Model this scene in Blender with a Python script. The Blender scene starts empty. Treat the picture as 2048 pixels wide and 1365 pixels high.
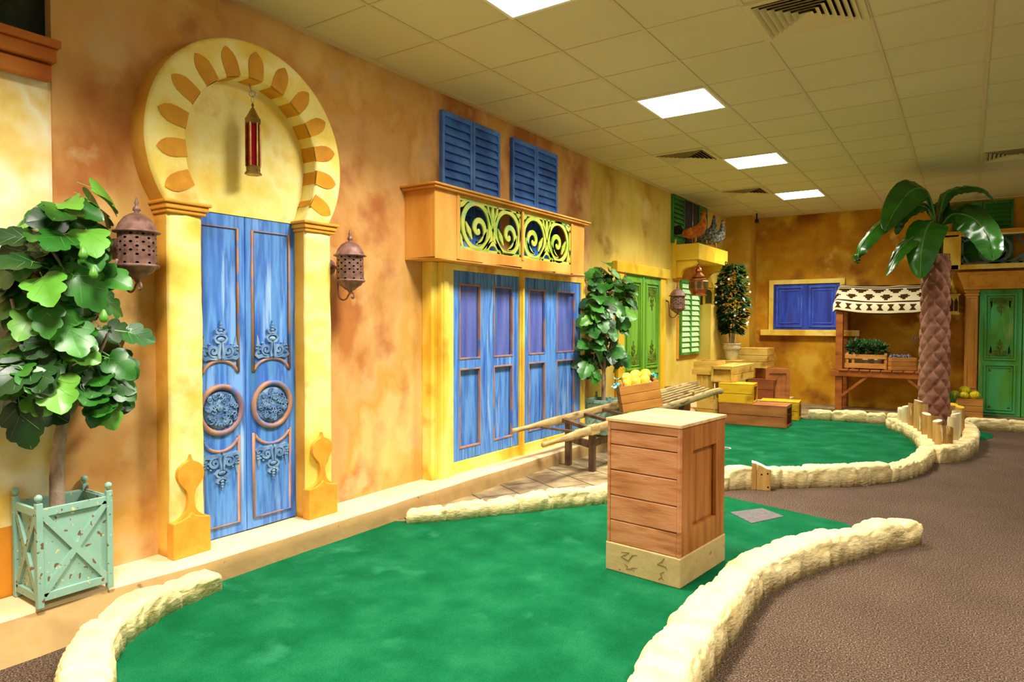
import bpy, bmesh, math, random
from math import sin, cos, pi, sqrt, radians, atan2, hypot
from mathutils import Vector, Matrix, Euler, noise

scene = bpy.context.scene
# ---------------------------------------------------------------- camera
CAM = Vector((3.519, -2.817, 1.363))
YAW, PITCH, ROLL, FPX = .595, -.027, .002, 1347.0
_f = Vector((-sin(YAW)*cos(PITCH), cos(YAW)*cos(PITCH), sin(PITCH)))
_r = Vector((cos(YAW), sin(YAW), 0)); _u = _r.cross(_f)
_r, _u = _r*cos(ROLL) + _u*sin(ROLL), _u*cos(ROLL) - _r*sin(ROLL)
cd = bpy.data.cameras.new('camera'); cam = bpy.data.objects.new('camera', cd)
scene.collection.objects.link(cam)
cam.matrix_world = Matrix(((_r.x, _u.x, -_f.x, CAM.x), (_r.y, _u.y, -_f.y, CAM.y), (_r.z, _u.z, -_f.z, CAM.z), (0, 0, 0, 1)))
cd.sensor_fit = 'HORIZONTAL'; cd.sensor_width = 36.0; cd.lens = FPX/2048*36
cd.clip_start = .05; cd.clip_end = 100
scene.camera = cam
# ---------------------------------------------------------------- world, exposure
world = bpy.data.worlds.new('world'); scene.world = world; world.use_nodes = True
bg = world.node_tree.nodes['Background']
bg.inputs[0].default_value = (1.0, .92, .76, 1); bg.inputs[1].default_value = .40
vs = scene.view_settings
vs.view_transform = 'Standard'; vs.look = 'None'; vs.exposure = 0.0; vs.gamma = 1.0
try: vs.use_curve_mapping = False
except Exception: pass
CEIL = 3.21
LIGHT_W = 82.0
# panels of the ceiling: (x centre, y centre) ; unseen ones behind / beside the camera, the last an added fill lamp
PANELS = [(1.5, .3), (1.5, 2.7), (1.5, 5.1), (1.5, 7.5)]
PANELS_UNSEEN_AND_FILL = [(1.5, -2.1, 1.25), (4.5, -2.1, 1.0), (4.5, .9, .9), (4.5, -4.5, 1.0), (4.8, 6.3, .5)]  # last entry is no real panel: weak lamp added to brighten the emerald door
def panel_or_fill_light(x, y, w):
    ld = bpy.data.lights.new('panel_or_fill_lamp', 'AREA'); ld.shape = 'SQUARE'; ld.size = .55; ld.energy = w
    ld.color = (1.0, .95, .84); ld.spread = radians(132)
    lo = bpy.data.objects.new('panel_or_fill_lamp', ld); scene.collection.objects.link(lo)
    lo.location = (x, y, CEIL - .03)
    return lo
for _x, _y in PANELS: panel_or_fill_light(_x, _y, LIGHT_W*(.8 if _y > 4 else 1.0))
for _x, _y, _k in PANELS_UNSEEN_AND_FILL: panel_or_fill_light(_x, _y, LIGHT_W*_k)

# ---------------------------------------------------------------- helpers
def lin(c):
    out = []
    for v in c[:3]:
        v /= 255.0
        out.append(v/12.92 if v <= .04045 else ((v+.055)/1.055)**2.4)
    return (*out, 1.0)

def at(px, py, axis, val):
    """the world point on the plane axis=val seen at photo position px,py"""
    d = _f + _r*((px-1024)/FPX) + _u*(-(py-682.5)/FPX)
    i = 'xyz'.index(axis); t = (val - CAM[i])/d[i]
    return CAM + d*t

MATS = {}
def _new(name):
    m = bpy.data.materials.new(name); m.use_nodes = True
    MATS[name] = m
    return m, m.node_tree.nodes, m.node_tree.links, m.node_tree.nodes['Principled BSDF']

def plain(name, col, rough=.6, metal=0., spec=.4, emit=None, es=0):
    m, n, l, b = _new(name)
    b.inputs['Base Color'].default_value = lin(col); b.inputs['Roughness'].default_value = rough
    b.inputs['Metallic'].default_value = metal; b.inputs['Specular IOR Level'].default_value = spec
    if emit:
        b.inputs['Emission Color'].default_value = lin(emit); b.inputs['Emission Strength'].default_value = es
    return m

def mottled(name, cols, scale=2., detail=5., stretch=(1, 1, 1), rough=.65, spec=.3, bump=0., bscale=40., bstretch=None,
            lo=.32, hi=.68, second=None, fine=None, distort=0., metal=0., bdist=.01):
    """paint whose colour wanders between cols; second=(col, scale, threshold, softness) adds patches; fine=(amount, scale) grain"""
    m, n, l, b = _new(name)
    tc = n.new('ShaderNodeTexCoord'); mp = n.new('ShaderNodeMapping'); mp.inputs['Scale'].default_value = stretch
    l.new(tc.outputs['Object'], mp.inputs['Vector'])
    nz = n.new('ShaderNodeTexNoise'); nz.inputs['Scale'].default_value = scale; nz.inputs['Detail'].default_value = detail
    nz.inputs['Distortion'].default_value = distort
    l.new(mp.outputs[0], nz.inputs['Vector'])
    cr = n.new('ShaderNodeValToRGB'); e = cr.color_ramp.elements
    while len(e) < len(cols): e.new(.5)
    for i, c in enumerate(cols):
        e[i].position = lo + (hi-lo)*i/max(1, len(cols)-1); e[i].color = lin(c)
    l.new(nz.outputs['Fac'], cr.inputs[0]); out = cr.outputs[0]
    for s in (second if isinstance(second, list) else [second] if second else []):
        col, sc, th, so = s[:4]
        n2 = n.new('ShaderNodeTexNoise'); n2.inputs['Scale'].default_value = sc; n2.inputs['Detail'].default_value = 6
        if len(s) > 4:
            mp2 = n.new('ShaderNodeMapping'); mp2.inputs['Scale'].default_value = s[4]; mp2.inputs['Location'].default_value = (3.3, 1.7, 5.1)
            l.new(tc.outputs['Object'], mp2.inputs['Vector']); l.new(mp2.outputs[0], n2.inputs['Vector'])
        else:
            l.new(tc.outputs['Object'], n2.inputs['Vector'])
        mr = n.new('ShaderNodeMapRange'); mr.inputs['From Min'].default_value = th; mr.inputs['From Max'].default_value = th+so
        l.new(n2.outputs['Fac'], mr.inputs['Value'])
        mx = n.new('ShaderNodeMix'); mx.data_type = 'RGBA'
        l.new(mr.outputs[0], mx.inputs['Factor']); l.new(out, mx.inputs['A']); mx.inputs['B'].default_value = lin(col)
        out = mx.outputs['Result']
    if fine:
        n3 = n.new('ShaderNodeTexNoise'); n3.inputs['Scale'].default_value = fine[1]; n3.inputs['Detail'].default_value = 2
        l.new(tc.outputs['Object'], n3.inputs['Vector'])
        mr = n.new('ShaderNodeMapRange'); mr.inputs['From Min'].default_value = .3; mr.inputs['From Max'].default_value = .7
        mr.inputs['To Min'].default_value = 1-fine[0]; mr.inputs['To Max'].default_value = 1+fine[0]
        l.new(n3.outputs['Fac'], mr.inputs['Value'])
        mx = n.new('ShaderNodeVectorMath'); mx.operation = 'SCALE'
        l.new(out, mx.inputs[0]); l.new(mr.outputs[0], mx.inputs['Scale']); out = mx.outputs[0]
    l.new(out, b.inputs['Base Color'])
    b.inputs['Roughness'].default_value = rough; b.inputs['Specular IOR Level'].default_value = spec; b.inputs['Metallic'].default_value = metal
    if bump:
        nb = n.new('ShaderNodeTexNoise'); nb.inputs['Scale'].default_value = bscale; nb.inputs['Detail'].default_value = 6
        if bstretch:
            mb = n.new('ShaderNodeMapping'); mb.inputs['Scale'].default_value = bstretch
            l.new(tc.outputs['Object'], mb.inputs['Vector']); l.new(mb.outputs[0], nb.inputs['Vector'])
        else: l.new(tc.outputs['Object'], nb.inputs['Vector'])
        bp = n.new('ShaderNodeBump'); bp.inputs['Strength'].default_value = bump; bp.inputs['Distance'].default_value = bdist
        l.new(nb.outputs['Fac'], bp.inputs['Height']); l.new(bp.outputs[0], b.inputs['Normal'])
    return m

def glassy(name, col, rough=.15):
    m, n, l, b = _new(name)
    b.inputs['Base Color'].default_value = lin(col); b.inputs['Roughness'].default_value = rough
    b.inputs['Transmission Weight'].default_value = .55; b.inputs['IOR'].default_value = 1.3
    return m

class MB:
    """collects shapes and links them as ONE mesh object"""
    def __init__(s): s.v = []; s.f = []; s.mi = []; s.sm = []; s.m = 0; s.smooth = False; s.T = None
    def add(s, verts, faces, smooth=None):
        o = len(s.v)
        for p in verts:
            p = Vector(p)
            s.v.append(s.T @ p if s.T else p)
        sm = s.smooth if smooth is None else smooth
        for f in faces: s.f.append([o+i for i in f]); s.mi.append(s.m); s.sm.append(sm)
        return s
    def box(s, x0, y0, z0, x1, y1, z1):
        v = [(x0,y0,z0),(x1,y0,z0),(x1,y1,z0),(x0,y1,z0),(x0,y0,z1),(x1,y0,z1),(x1,y1,z1),(x0,y1,z1)]
        return s.add(v, [(0,3,2,1),(4,5,6,7),(0,1,5,4),(1,2,6,5),(2,3,7,6),(3,0,4,7)], False)
    def taper(s, c, w0, d0, w1, d1, z0, z1):
        x, y = c
        v = [(x-w0,y-d0,z0),(x+w0,y-d0,z0),(x+w0,y+d0,z0),(x-w0,y+d0,z0),(x-w1,y-d1,z1),(x+w1,y-d1,z1),(x+w1,y+d1,z1),(x-w1,y+d1,z1)]
        return s.add(v, [(0,3,2,1),(4,5,6,7),(0,1,5,4),(1,2,6,5),(2,3,7,6),(3,0,4,7)], False)
    def bar(s, p, q, w, h, up=(0, 0, 1)):
        p = Vector(p); q = Vector(q); d = (q-p).normalized(); up = Vector(up)
        sd = d.cross(up)
        if sd.length < 1e-4: sd = d.cross(Vector((0, 1, 0)))
        sd.normalize(); u = sd.cross(d)
        v = [e + sd*(a*w/2) + u*(b*h/2) for e in (p, q) for a, b in ((-1,-1),(1,-1),(1,1),(-1,1))]
        return s.add(v, [(0,1,2,3),(7,6,5,4),(0,4,5,1),(1,5,6,2),(2,6,7,3),(3,7,4,0)], False)
    def prism(s, poly, a, b, plane='xz', smooth=False):
        """polygon in a plane, extruded along the third axis from a to b"""
        k = len(poly)
        def P(u, w, t): return (u, t, w) if plane == 'xz' else ((u, w, t) if plane == 'xy' else (t, u, w))
        v = [P(u, w, a) for u, w in poly] + [P(u, w, b) for u, w in poly]
        s.add(v, [list(range(k)), list(range(2*k-1, k-1, -1))], False)
        o = len(s.v) - 2*k
        for i in range(k):
            j = (i+1) % k
            s.f.append([o+i, o+j, o+k+j, o+k+i]); s.mi.append(s.m); s.sm.append(smooth)
        return s
    def frame(s, x0, z0, x1, z1, w, y0, y1, wt=None, wb=None):
        """mitred rectangular frame in the xz plane: back y0, front y1"""
        wt = w if wt is None else wt; wb = w if wb is None else wb
        O = [(x0,z0),(x1,z0),(x1,z1),(x0,z1)]; I = [(x0+w,z0+wb),(x1-w,z0+wb),(x1-w,z1-wt),(x0+w,z1-wt)]
        v = [(x, y0, z) for x, z in O] + [(x, y0, z) for x, z in I] + [(x, y1, z) for x, z in O] + [(x, y1, z) for x, z in I]
        f = []
        for i in range(4):
            j = (i+1) % 4
            f += [(i, j, 4+j, 4+i), (8+i, 12+i, 12+j, 8+j), (i, 8+i, 8+j, j), (4+i, 4+j, 12+j, 12+i)]
        return s.add(v, f, False)
    def molding(s, poly, w, y0, y1, closed=True):
        """half-round bead along a polyline in the xz plane"""
        return s.tube([(x, y0, z) for x, z in poly], w, 6, closed=closed)
    def lathe(s, prof, seg=20, c=(0, 0, 0), smooth=True, a0=0., squash=1.):
        v = []; f = []; k = len(prof)
        for i in range(seg):
            a = a0 + 2*pi*i/seg
            for r, z in prof: v.append((c[0]+r*cos(a), c[1]+r*sin(a)*squash, c[2]+z))
        for i in range(seg):
            j = (i+1) % seg
            for t in range(k-1): f.append((i*k+t, j*k+t, j*k+t+1, i*k+t+1))
        s.add(v, f, smooth)
        o = len(s.v) - len(v)
        for t in (0, k-1):
            if prof[t][0] > 1e-4:
                s.f.append([o+i*k+t for i in range(seg)]); s.mi.append(s.m); s.sm.append(False)
        return s
    def tube(s, pts, rad, seg=8, closed=False, cap=True, smooth=True, sq=1.):
        pts = [Vector(p) for p in pts]; n = len(pts)
        R = rad if isinstance(rad, (list, tuple)) else [rad]*n
        v = []; f = []; prev = None
        for i, p in enumerate(pts):
            if closed: d = pts[(i+1) % n] - pts[i-1]
            else: d = pts[min(i+1, n-1)] - pts[max(i-1, 0)]
            if d.length < 1e-9: d = Vector((0, 0, 1))
            d.normalize()
            if prev is None:
                a = Vector((0, 0, 1)) if abs(d.z) < .9 else Vector((1, 0, 0))
                x = d.cross(a).normalized()
            else:
                x = prev - d*prev.dot(d)
                if x.length < 1e-6: x = d.cross(Vector((0, 0, 1)))
                x.normalize()
            prev = x; y = d.cross(x)
            for k in range(seg):
                a = 2*pi*k/seg; v.append(p + x*(R[i]*cos(a)) + y*(R[i]*sin(a)*sq))
        m = n if closed else n-1
        for i in range(m):
            j = (i+1) % n
            for k in range(seg):
                q = (k+1) % seg; f.append((i*seg+k, i*seg+q, j*seg+q, j*seg+k))
        if cap and not closed:
            f.append(list(range(seg-1, -1, -1))); f.append([(n-1)*seg+k for k in range(seg)])
        return s.add(v, f, smooth)
    def ribbon(s, pts, wid, y0, y1):
        """flat strap along a polyline in the xz plane, thick from y0 to y1"""
        n = len(pts); W = wid if isinstance(wid, (list, tuple)) else [wid]*n
        L = []; R = []
        for i, (x, z) in enumerate(pts):
            ax, az = pts[max(i-1, 0)]; bx, bz = pts[min(i+1, n-1)]
            dx, dz = bx-ax, bz-az; k = hypot(dx, dz) or 1; nx, nz = -dz/k, dx/k
            L.append((x+nx*W[i]/2, z+nz*W[i]/2)); R.append((x-nx*W[i]/2, z-nz*W[i]/2))
        v = [(x, y0, z) for x, z in L] + [(x, y0, z) for x, z in R] + [(x, y1, z) for x, z in L] + [(x, y1, z) for x, z in R]
        f = []
        for i in range(n-1):
            f += [(i, i+1, n+i+1, n+i), (2*n+i, 3*n+i, 3*n+i+1, 2*n+i+1), (i, 2*n+i, 2*n+i+1, i+1), (n+i, n+i+1, 3*n+i+1, 3*n+i)]
        f += [(0, n, 3*n, 2*n), (n-1, 3*n-1, 4*n-1, 2*n-1)]
        return s.add(v, f, False)
    def ball(s, c, r, seg=14, rings=9, fn=None):
        if not isinstance(r, (list, tuple)): r = (r, r, r)
        v = []; f = []
        for i in range(rings+1):
            t = pi*i/rings
            for k in range(seg):
                a = 2*pi*k/seg; q = fn(t, a) if fn else 1.
                v.append((c[0]+r[0]*q*sin(t)*cos(a), c[1]+r[1]*q*sin(t)*sin(a), c[2]+r[2]*q*cos(t)))
        for i in range(rings):
            for k in range(seg):
                j = (k+1) % seg; f.append((i*seg+k, (i+1)*seg+k, (i+1)*seg+j, i*seg+j))
        return s.add(v, f, True)
    def build(s, name, mats, parent=None, loc=None, rot=None, bevel=0, weld=True):
        me = bpy.data.meshes.new(name); me.from_pydata([tuple(p) for p in s.v], [], s.f)
        mats = mats if isinstance(mats, (list, tuple)) else [mats]
        for m in mats: me.materials.append(MATS[m] if isinstance(m, str) else m)
        me.polygons.foreach_set('material_index', s.mi); me.polygons.foreach_set('use_smooth', s.sm)
        bm = bmesh.new(); bm.from_mesh(me)
        if weld: bmesh.ops.remove_doubles(bm, verts=bm.verts, dist=1e-5)
        bmesh.ops.recalc_face_normals(bm, faces=bm.faces); bm.to_mesh(me); bm.free()
        o = bpy.data.objects.new(name, me); scene.collection.objects.link(o)
        if parent: o.parent = parent
        if loc is not None: o.location = loc
        if rot is not None: o.rotation_euler = rot
        if bevel:
            b = o.modifiers.new('bevel', 'BEVEL'); b.width = bevel; b.segments = 2; b.limit_method = 'ANGLE'; b.angle_limit = radians(40)
        return o

def tag(o, label=None, cat=None, group=None, kind=None):
    if label: o['label'] = label
    if cat: o['category'] = cat
    if group: o['group'] = group
    if kind: o['kind'] = kind
    return o
def thing(name, label, cat, loc=(0, 0, 0), rot=0., group=None, kind=None):
    o = bpy.data.objects.new(name, None); scene.collection.objects.link(o); o.location = loc
    o.rotation_euler = rot if isinstance(rot, (tuple, list)) else (0, 0, rot); o.empty_display_size = .1
    return tag(o, label, cat, group, kind)
def copy_tree(o, parent=None):
    c = o.copy(); scene.collection.objects.link(c)
    if parent: c.parent = parent
    for ch in [k for k in bpy.data.objects if k.parent == o]: copy_tree(ch, c)
    return c
LEFT = radians(90)      # things on the left wall: local x runs along the wall, local -y points into the room
def arc(cx, cz, r, a0, a1, n=16, rz=None):
    rz = r if rz is None else rz
    return [(cx+r*cos(radians(a0+(a1-a0)*i/n)), cz+rz*sin(radians(a0+(a1-a0)*i/n))) for i in range(n+1)]
def spiral(cx, cz, r0, r1, a0, a1, n=26):
    return [(cx+(r0+(r1-r0)*i/n)*cos(radians(a0+(a1-a0)*i/n)), cz+(r0+(r1-r0)*i/n)*sin(radians(a0+(a1-a0)*i/n))) for i in range(n+1)]
def smoothpath(pts, n=6):
    """Catmull-Rom through points of any dimension"""
    P = [Vector(p) for p in pts]; out = []
    for i in range(len(P)-1):
        a = P[max(i-1, 0)]; b = P[i]; c = P[i+1]; d = P[min(i+2, len(P)-1)]
        for k in range(n):
            t = k/n
            out.append(.5*((2*b) + (c-a)*t + (2*a-5*b+4*c-d)*t*t + (3*b-a-3*c+d)*t**3))
    out.append(P[-1]); return out
# ================================================================ paints and other materials
mottled('orange_plaster', [(182,112,52),(208,150,84),(220,168,102),(212,156,72),(230,186,114)], 1.5, 7, (1,1,.75), .62, .3, .14, 14, lo=.36, hi=.64, distort=.2,
        second=[((172,92,52), 2.4, .54, .18), ((236,198,118), 1.1, .55, .16), ((214,176,120), 3.1, .58, .12)])
mottled('cream_plaster', [(226,172,78),(246,216,128),(254,244,204),(238,198,92)], 1.9, 6, (1,1,.8), .65, .3, .2, 14, lo=.38, hi=.62, second=[((226,160,70), 1.3, .62, .12)], distort=.15)
mottled('ochre_plaster', [(188,142,44),(216,180,78),(228,200,96),(216,186,60)], 1.5, 6, (1,1,.45), .7, .25, .15, 14, second=[((160,118,44), 1.9, .58, .16), ((240,216,140), 1.5, .6, .14)], distort=.15)
mottled('corner_plaster', [(176,126,24),(206,158,44),(222,178,62)], 1.6, 6, (1,1,.6), .7, .25, .1, 14, second=((232,190,96), 2.2, .6, .12), distort=.15)
mottled('mustard_plaster', [(146,86,6),(180,118,12),(206,148,26),(184,120,14)], 1.2, 6, (1,1,1), .7, .2, .08, 14, second=[((218,172,52), 1.9, .52, .14), ((126,66,8), 1.6, .56, .16), ((222,180,84), 2.6, .64, .08)], distort=.15)
mottled('dado_orange', [(206,120,24),(228,146,40)], 2, 4, rough=.65)
mottled('arch_stucco', [(234,188,66),(248,220,108),(253,238,160),(244,210,86)], 2.6, 6, (1,1,1), .6, .3, .35, 36, second=[((222,160,50), 2.4, .58, .14)], bdist=.006)
mottled('arch_petal', [(204,136,18),(220,154,28),(196,124,12)], 5, 5, rough=.62, bump=.3, bscale=36, bdist=.006)
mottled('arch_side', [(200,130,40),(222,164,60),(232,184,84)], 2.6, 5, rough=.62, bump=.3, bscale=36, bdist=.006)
mottled('gold_trim', [(214,140,36),(230,164,56),(222,150,40)], 6, 5, rough=.5, bump=.1, bscale=30)
mottled('burnt_wood', [(166,80,16),(192,102,28),(204,122,44)], 3, 5, (1,.3,1), .5, .35, .08, 40)
mottled('orange_wood', [(198,126,42),(222,156,66),(232,176,92)], 3, 5, (1,1,.3), .5, .35, .08, 40, bstretch=(1,1,.1))
mottled('yellow_frame', [(222,168,40),(244,212,84),(250,228,132),(238,196,58)], 2.2, 5, (1,1,.5), .5, .35, second=[((214,148,36), 3, .58, .14)])
mottled('yellow_paint', [(222,170,24),(240,196,48),(246,210,74)], 2.4, 5, (1,1,.5), .5, .35, second=((206,146,24), 3, .6, .14))
mottled('blue_door_paint', [(44,86,176),(70,122,206),(98,154,226),(62,110,190),(124,172,238)], 7, 6, (1.6,1.6,.16), .5, .4, second=[((72,130,164), 5, .60, .16, (1.5,1.5,.2)), ((168,202,242), 9, .64, .1, (1.8,1.8,.12))])
mottled('blue_mesh_paint', [(66,80,160),(92,104,186),(110,128,200)], 6, 5, (1.6,1.6,.2), .5, .4, second=((70,130,190), 5, .58, .14, (1.5,1.5,.2)), bump=.8, bscale=160, bdist=.004)
mottled('blue_shutter_paint', [(42,88,176),(64,120,212),(90,148,232)], 4, 5, (1,1,1), .45, .45, second=((74,86,150), 6, .6, .12))
mottled('deep_blue_paint', [(28,42,134),(38,60,176),(46,80,200),(54,62,156)], 6, 5, (1.4,1.4,.2), .45, .45)
mottled('copper_edge', [(152,104,82),(178,132,106),(128,104,122)], 7, 5, (1,1,.4), .5, .4, second=((84,116,184), 6, .56, .1))
mottled('relief_blue', [(78,112,160),(110,146,190),(150,178,208)], 14, 5, rough=.5, spec=.5)
mottled('medallion_blue', [(72,104,156),(100,136,184),(140,170,204)], 22, 6, rough=.5, spec=.5, bump=.9, bscale=60, bdist=.01)
mottled('green_door_paint', [(72,128,28),(108,164,44),(130,182,58),(100,160,66)], 4, 5, (1.3,1.3,.2), .45, .45, second=[((82,170,110), 3.4, .57, .14, (1.3,1.3,.5)), ((150,170,60), 4, .62, .1, (1.3,1.3,.3))])
mottled('emerald_door_paint', [(58,134,40),(86,164,56),(74,178,104),(92,180,72)], 3, 5, (1.3,1.3,.4), .45, .45, second=[((86,180,104), 3, .57, .16, (1.2,1.2,.6)), ((160,176,90), 4, .60, .12, (1.3,1.3,.3))])
mottled('relief_green', [(64,96,16),(96,122,30),(120,140,44)], 12, 5, rough=.5)
mottled('green_shutter_paint', [(40,110,34),(64,146,52),(84,164,66)], 4, 5, rough=.45, spec=.45)
mottled('dark_green_shutter', [(42,100,30),(58,124,44),(72,138,52)], 4, 5, rough=.5)
plain('pale_slat', (186,222,160), .5)
mottled('fret_green', [(140,168,56),(172,192,66),(196,196,84),(128,186,110)], 4, 5, rough=.5, spec=.4)
mottled('fret_slate', [(56,78,80),(78,100,104),(94,112,110)], 4, 5, rough=.5)
plain('dark_void', (18,14,12), .9, spec=.1)
mottled('dark_boards', [(40,36,40),(58,54,58),(48,40,34)], 4, 4, (4,4,.3), rough=.7)
mottled('ceiling_tile', [(214,204,158),(224,214,168)], .7, 2, rough=.9, spec=.1, bump=.05, bscale=200)
plain('grid_metal', (216,196,148), .6); plain('vent_paint', (222,206,150), .6); plain('vent_dark', (46,36,22), .9, spec=.05)
plain('lamp_frame', (244,238,214), .5); plain('lamp_diffuser', (255,252,240), .4, emit=(255,250,232), es=14)
mottled('brown_carpet', [(46,35,28),(76,60,48),(94,76,62),(138,118,100)], 150, 4, rough=.98, spec=.05, lo=.36, hi=.66, fine=(.10, 2.2), bump=.5, bscale=220, bdist=.004)
mottled('green_carpet', [(8,82,46),(14,92,54),(26,102,64)], 4, 7, (1,1,1), .98, .05, .5, 320, fine=(.22, 230), second=((46,122,86), 3.2, .6, .2), bdist=.004)
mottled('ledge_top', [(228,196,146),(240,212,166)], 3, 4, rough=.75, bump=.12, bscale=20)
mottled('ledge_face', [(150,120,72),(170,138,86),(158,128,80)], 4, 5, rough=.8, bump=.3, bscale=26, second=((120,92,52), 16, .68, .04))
mottled('paving_stone', [(150,128,88),(186,160,108),(204,178,124),(160,142,108)], 2.4, 6, rough=.75, bump=.35, bscale=18, second=[((124,108,90), 3, .58, .12)])
plain('paving_joint', (86,66,44), .95)
mottled('kerb_rock', [(220,196,134),(236,216,158),(226,200,134)], 6, 6, rough=.75, spec=.25, bump=.6, bscale=26, bdist=.014, bstretch=(1,1,2.2))
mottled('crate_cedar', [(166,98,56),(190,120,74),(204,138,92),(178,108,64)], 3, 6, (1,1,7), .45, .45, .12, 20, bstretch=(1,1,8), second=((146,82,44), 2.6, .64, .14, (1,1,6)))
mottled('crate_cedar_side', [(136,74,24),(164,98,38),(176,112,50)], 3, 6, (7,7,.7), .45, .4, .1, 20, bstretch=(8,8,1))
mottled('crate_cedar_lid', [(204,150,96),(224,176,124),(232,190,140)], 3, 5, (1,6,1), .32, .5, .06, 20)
mottled('plinth_concrete', [(178,148,94),(196,168,112),(186,158,102)], 5, 5, rough=.8, bump=.2, bscale=30, second=((150,118,66), 18, .69, .03))
mottled('crack_line', [(124,98,58),(150,122,76)], 8, 3, rough=.9)
mottled('crate_yellow', [(204,152,8),(226,176,20),(216,166,12)], 3, 5, (1,1,3), .5, .4, second=((170,122,10), 4, .6, .12))
mottled('crate_straw', [(186,142,50),(212,172,76),(222,186,96)], 3, 5, (1,1,4), .55, .35, second=((160,116,40), 4, .6, .12))
mottled('crate_brown', [(138,78,30),(164,100,48),(176,114,60)], 3, 5, (1,1,4), .55, .35)
mottled('crate_redbrown', [(118,58,24),(142,76,36),(150,86,44)], 3, 5, (1,1,4), .55, .35)
mottled('box_honey', [(168,108,40),(192,130,56),(204,144,70)], 3, 5, (1,1,5), .5, .35)
mottled('stall_wood', [(124,62,14),(152,84,26),(166,98,38)], 4, 5, (1,1,3), .5, .35, bump=.08, bscale=20)
mottled('cart_wood', [(140,112,68),(176,146,94),(196,168,114),(120,94,58)], 5, 6, (3,.6,3), .65, .3, .2, 20)
mottled('cart_dark_wood', [(70,52,34),(96,74,50),(112,90,62)], 5, 6, (3,3,.8), .65, .3, .2, 20)
mottled('barrel_wood', [(84,42,10),(116,64,20),(132,78,30)], 4, 5, (3,3,.5), .55, .35)
mottled('planter_paint', [(126,168,150),(144,184,166),(134,176,156)], 4, 4, rough=.55, spec=.4, second=[((118,84,62), 34, .635, .02), ((214,206,150), 46, .65, .015)])
mottled('bark', [(110,88,72),(146,122,102),(172,150,130),(96,74,58)], 14, 6, (1,1,.5), .85, .2, .5, 40)
mottled('fig_leaf', [(18,62,14),(34,92,22),(52,116,34),(76,142,50)], 3.2, 4, rough=.38, spec=.5)
mottled('fig_leaf_deep', [(12,40,10),(24,62,16),(36,80,26)], 3.2, 4, rough=.4, spec=.5)
mottled('fig_leaf_light', [(76,138,36),(112,170,60)], 4, 3, rough=.4, spec=.5)
plain('leaf_vein', (120,164,76), .5)
mottled('camellia_leaf', [(14,38,10),(26,58,16),(44,80,28)], 9, 3, rough=.35, spec=.5); plain('petal_white', (246,240,214), .6)
mottled('rust_metal', [(98,66,56),(128,92,80),(148,112,100)], 22, 5, rough=.55, metal=.25, spec=.4)
mottled('copper_metal', [(120,66,30),(156,92,50),(178,116,66)], 18, 5, rough=.4, metal=.6)
mottled('brass_metal', [(116,88,36),(150,118,56),(176,144,80)], 16, 5, rough=.35, metal=.7)
mottled('gold_tin', [(176,140,30),(206,172,52),(222,190,76)], 8, 5, rough=.4, metal=.4)
glassy('ruby_glass', (190,12,60)); glassy('dark_ruby', (110,10,14)); plain('amber_glass', (70,70,30), .2)
plain('steel', (200,196,190), .3, .9)
mottled('trunk_pad', [(110,66,48),(138,90,70),(154,106,86),(122,80,52)], 5, 5, rough=.75, bump=.25, bscale=50)
mottled('banana_leaf', [(22,72,14),(40,104,22),(58,130,34)], 2.4, 4, (1,1,1), .25, .6)
mottled('banana_leaf_light', [(64,130,32),(96,156,50)], 2.4, 3, rough=.3, spec=.6)
mottled('banana_stem', [(70,64,20),(104,96,36),(92,66,30)], 6, 4, (3,3,.3), .55)
mottled('log_side', [(150,108,48),(182,138,70),(196,156,90)], 4, 5, (4,4,.4), .65, .3, second=((226,204,150), 6, .64, .06, (3,3,.5)))
mottled('log_pale', [(206,186,136),(224,208,160)], 4, 5, (4,4,.4), .65); plain('log_top', (240,226,186), .65)
mottled('soil', [(60,44,30),(86,66,44)], 30, 4, rough=.95)
plain('awning_cream', (232,220,182), .9, spec=.1); plain('awning_brown', (70,46,20), .95, spec=.05)
mottled('melon_skin', [(236,178,20),(246,200,52),(250,214,96)], 9, 4, rough=.5, second=((250,230,160), 12, .62, .08))
mottled('pumpkin_skin', [(206,190,20),(226,206,34),(150,170,20)], 9, 4, rough=.45)
mottled('teal_paper', [(10,130,140),(30,160,164),(220,236,210)], 16, 3, rough=.7, lo=.4, hi=.6)
plain('paper_white', (246,240,206), .7)
mottled('terracotta_pale', [(150,128,88),(180,156,110)], 8, 4, rough=.8); mottled('pot_white', [(196,192,160),(214,208,178)], 8, 3, rough=.7)
mottled('sacking', [(180,160,110),(206,186,136)], 40, 3, rough=.95)
mottled('herb_leaf', [(20,52,20),(44,84,36),(96,124,70)], 16, 3, rough=.5); mottled('grass_leaf', [(50,90,20),(84,124,40)], 12, 3, rough=.5)
plain('lavender', (110,84,130), .8)
mottled('small_bloom', [(60,80,120),(150,130,140),(40,90,80)], 60, 2, rough=.7)
mottled('hen_ginger', [(150,70,12),(186,98,22),(206,124,40)], 18, 4, rough=.8); mottled('hen_grey', [(70,72,72),(130,132,126),(180,180,168)], 34, 3, rough=.85, lo=.38, hi=.62)
mottled('hen_dark', [(40,42,40),(90,92,86),(140,140,130)], 34, 3, rough=.85, lo=.38, hi=.62); plain('hen_comb', (176,40,24), .6); plain('hen_beak', (196,150,60), .5); plain('hen_black', (20,18,18), .7)
mottled('tee_mat', [(96,90,90),(112,106,104)], 40, 3, rough=.9); plain('cup_white', (240,240,236), .6)
plain('black_plastic', (24,22,20), .4)
mottled('palm_dark', [(8,14,6),(24,38,14),(48,64,30)], 6, 3, rough=.6)
mottled('blue_window_trim', [(48,70,170),(66,92,196),(84,112,214)], 5, 4, rough=.45)
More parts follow.
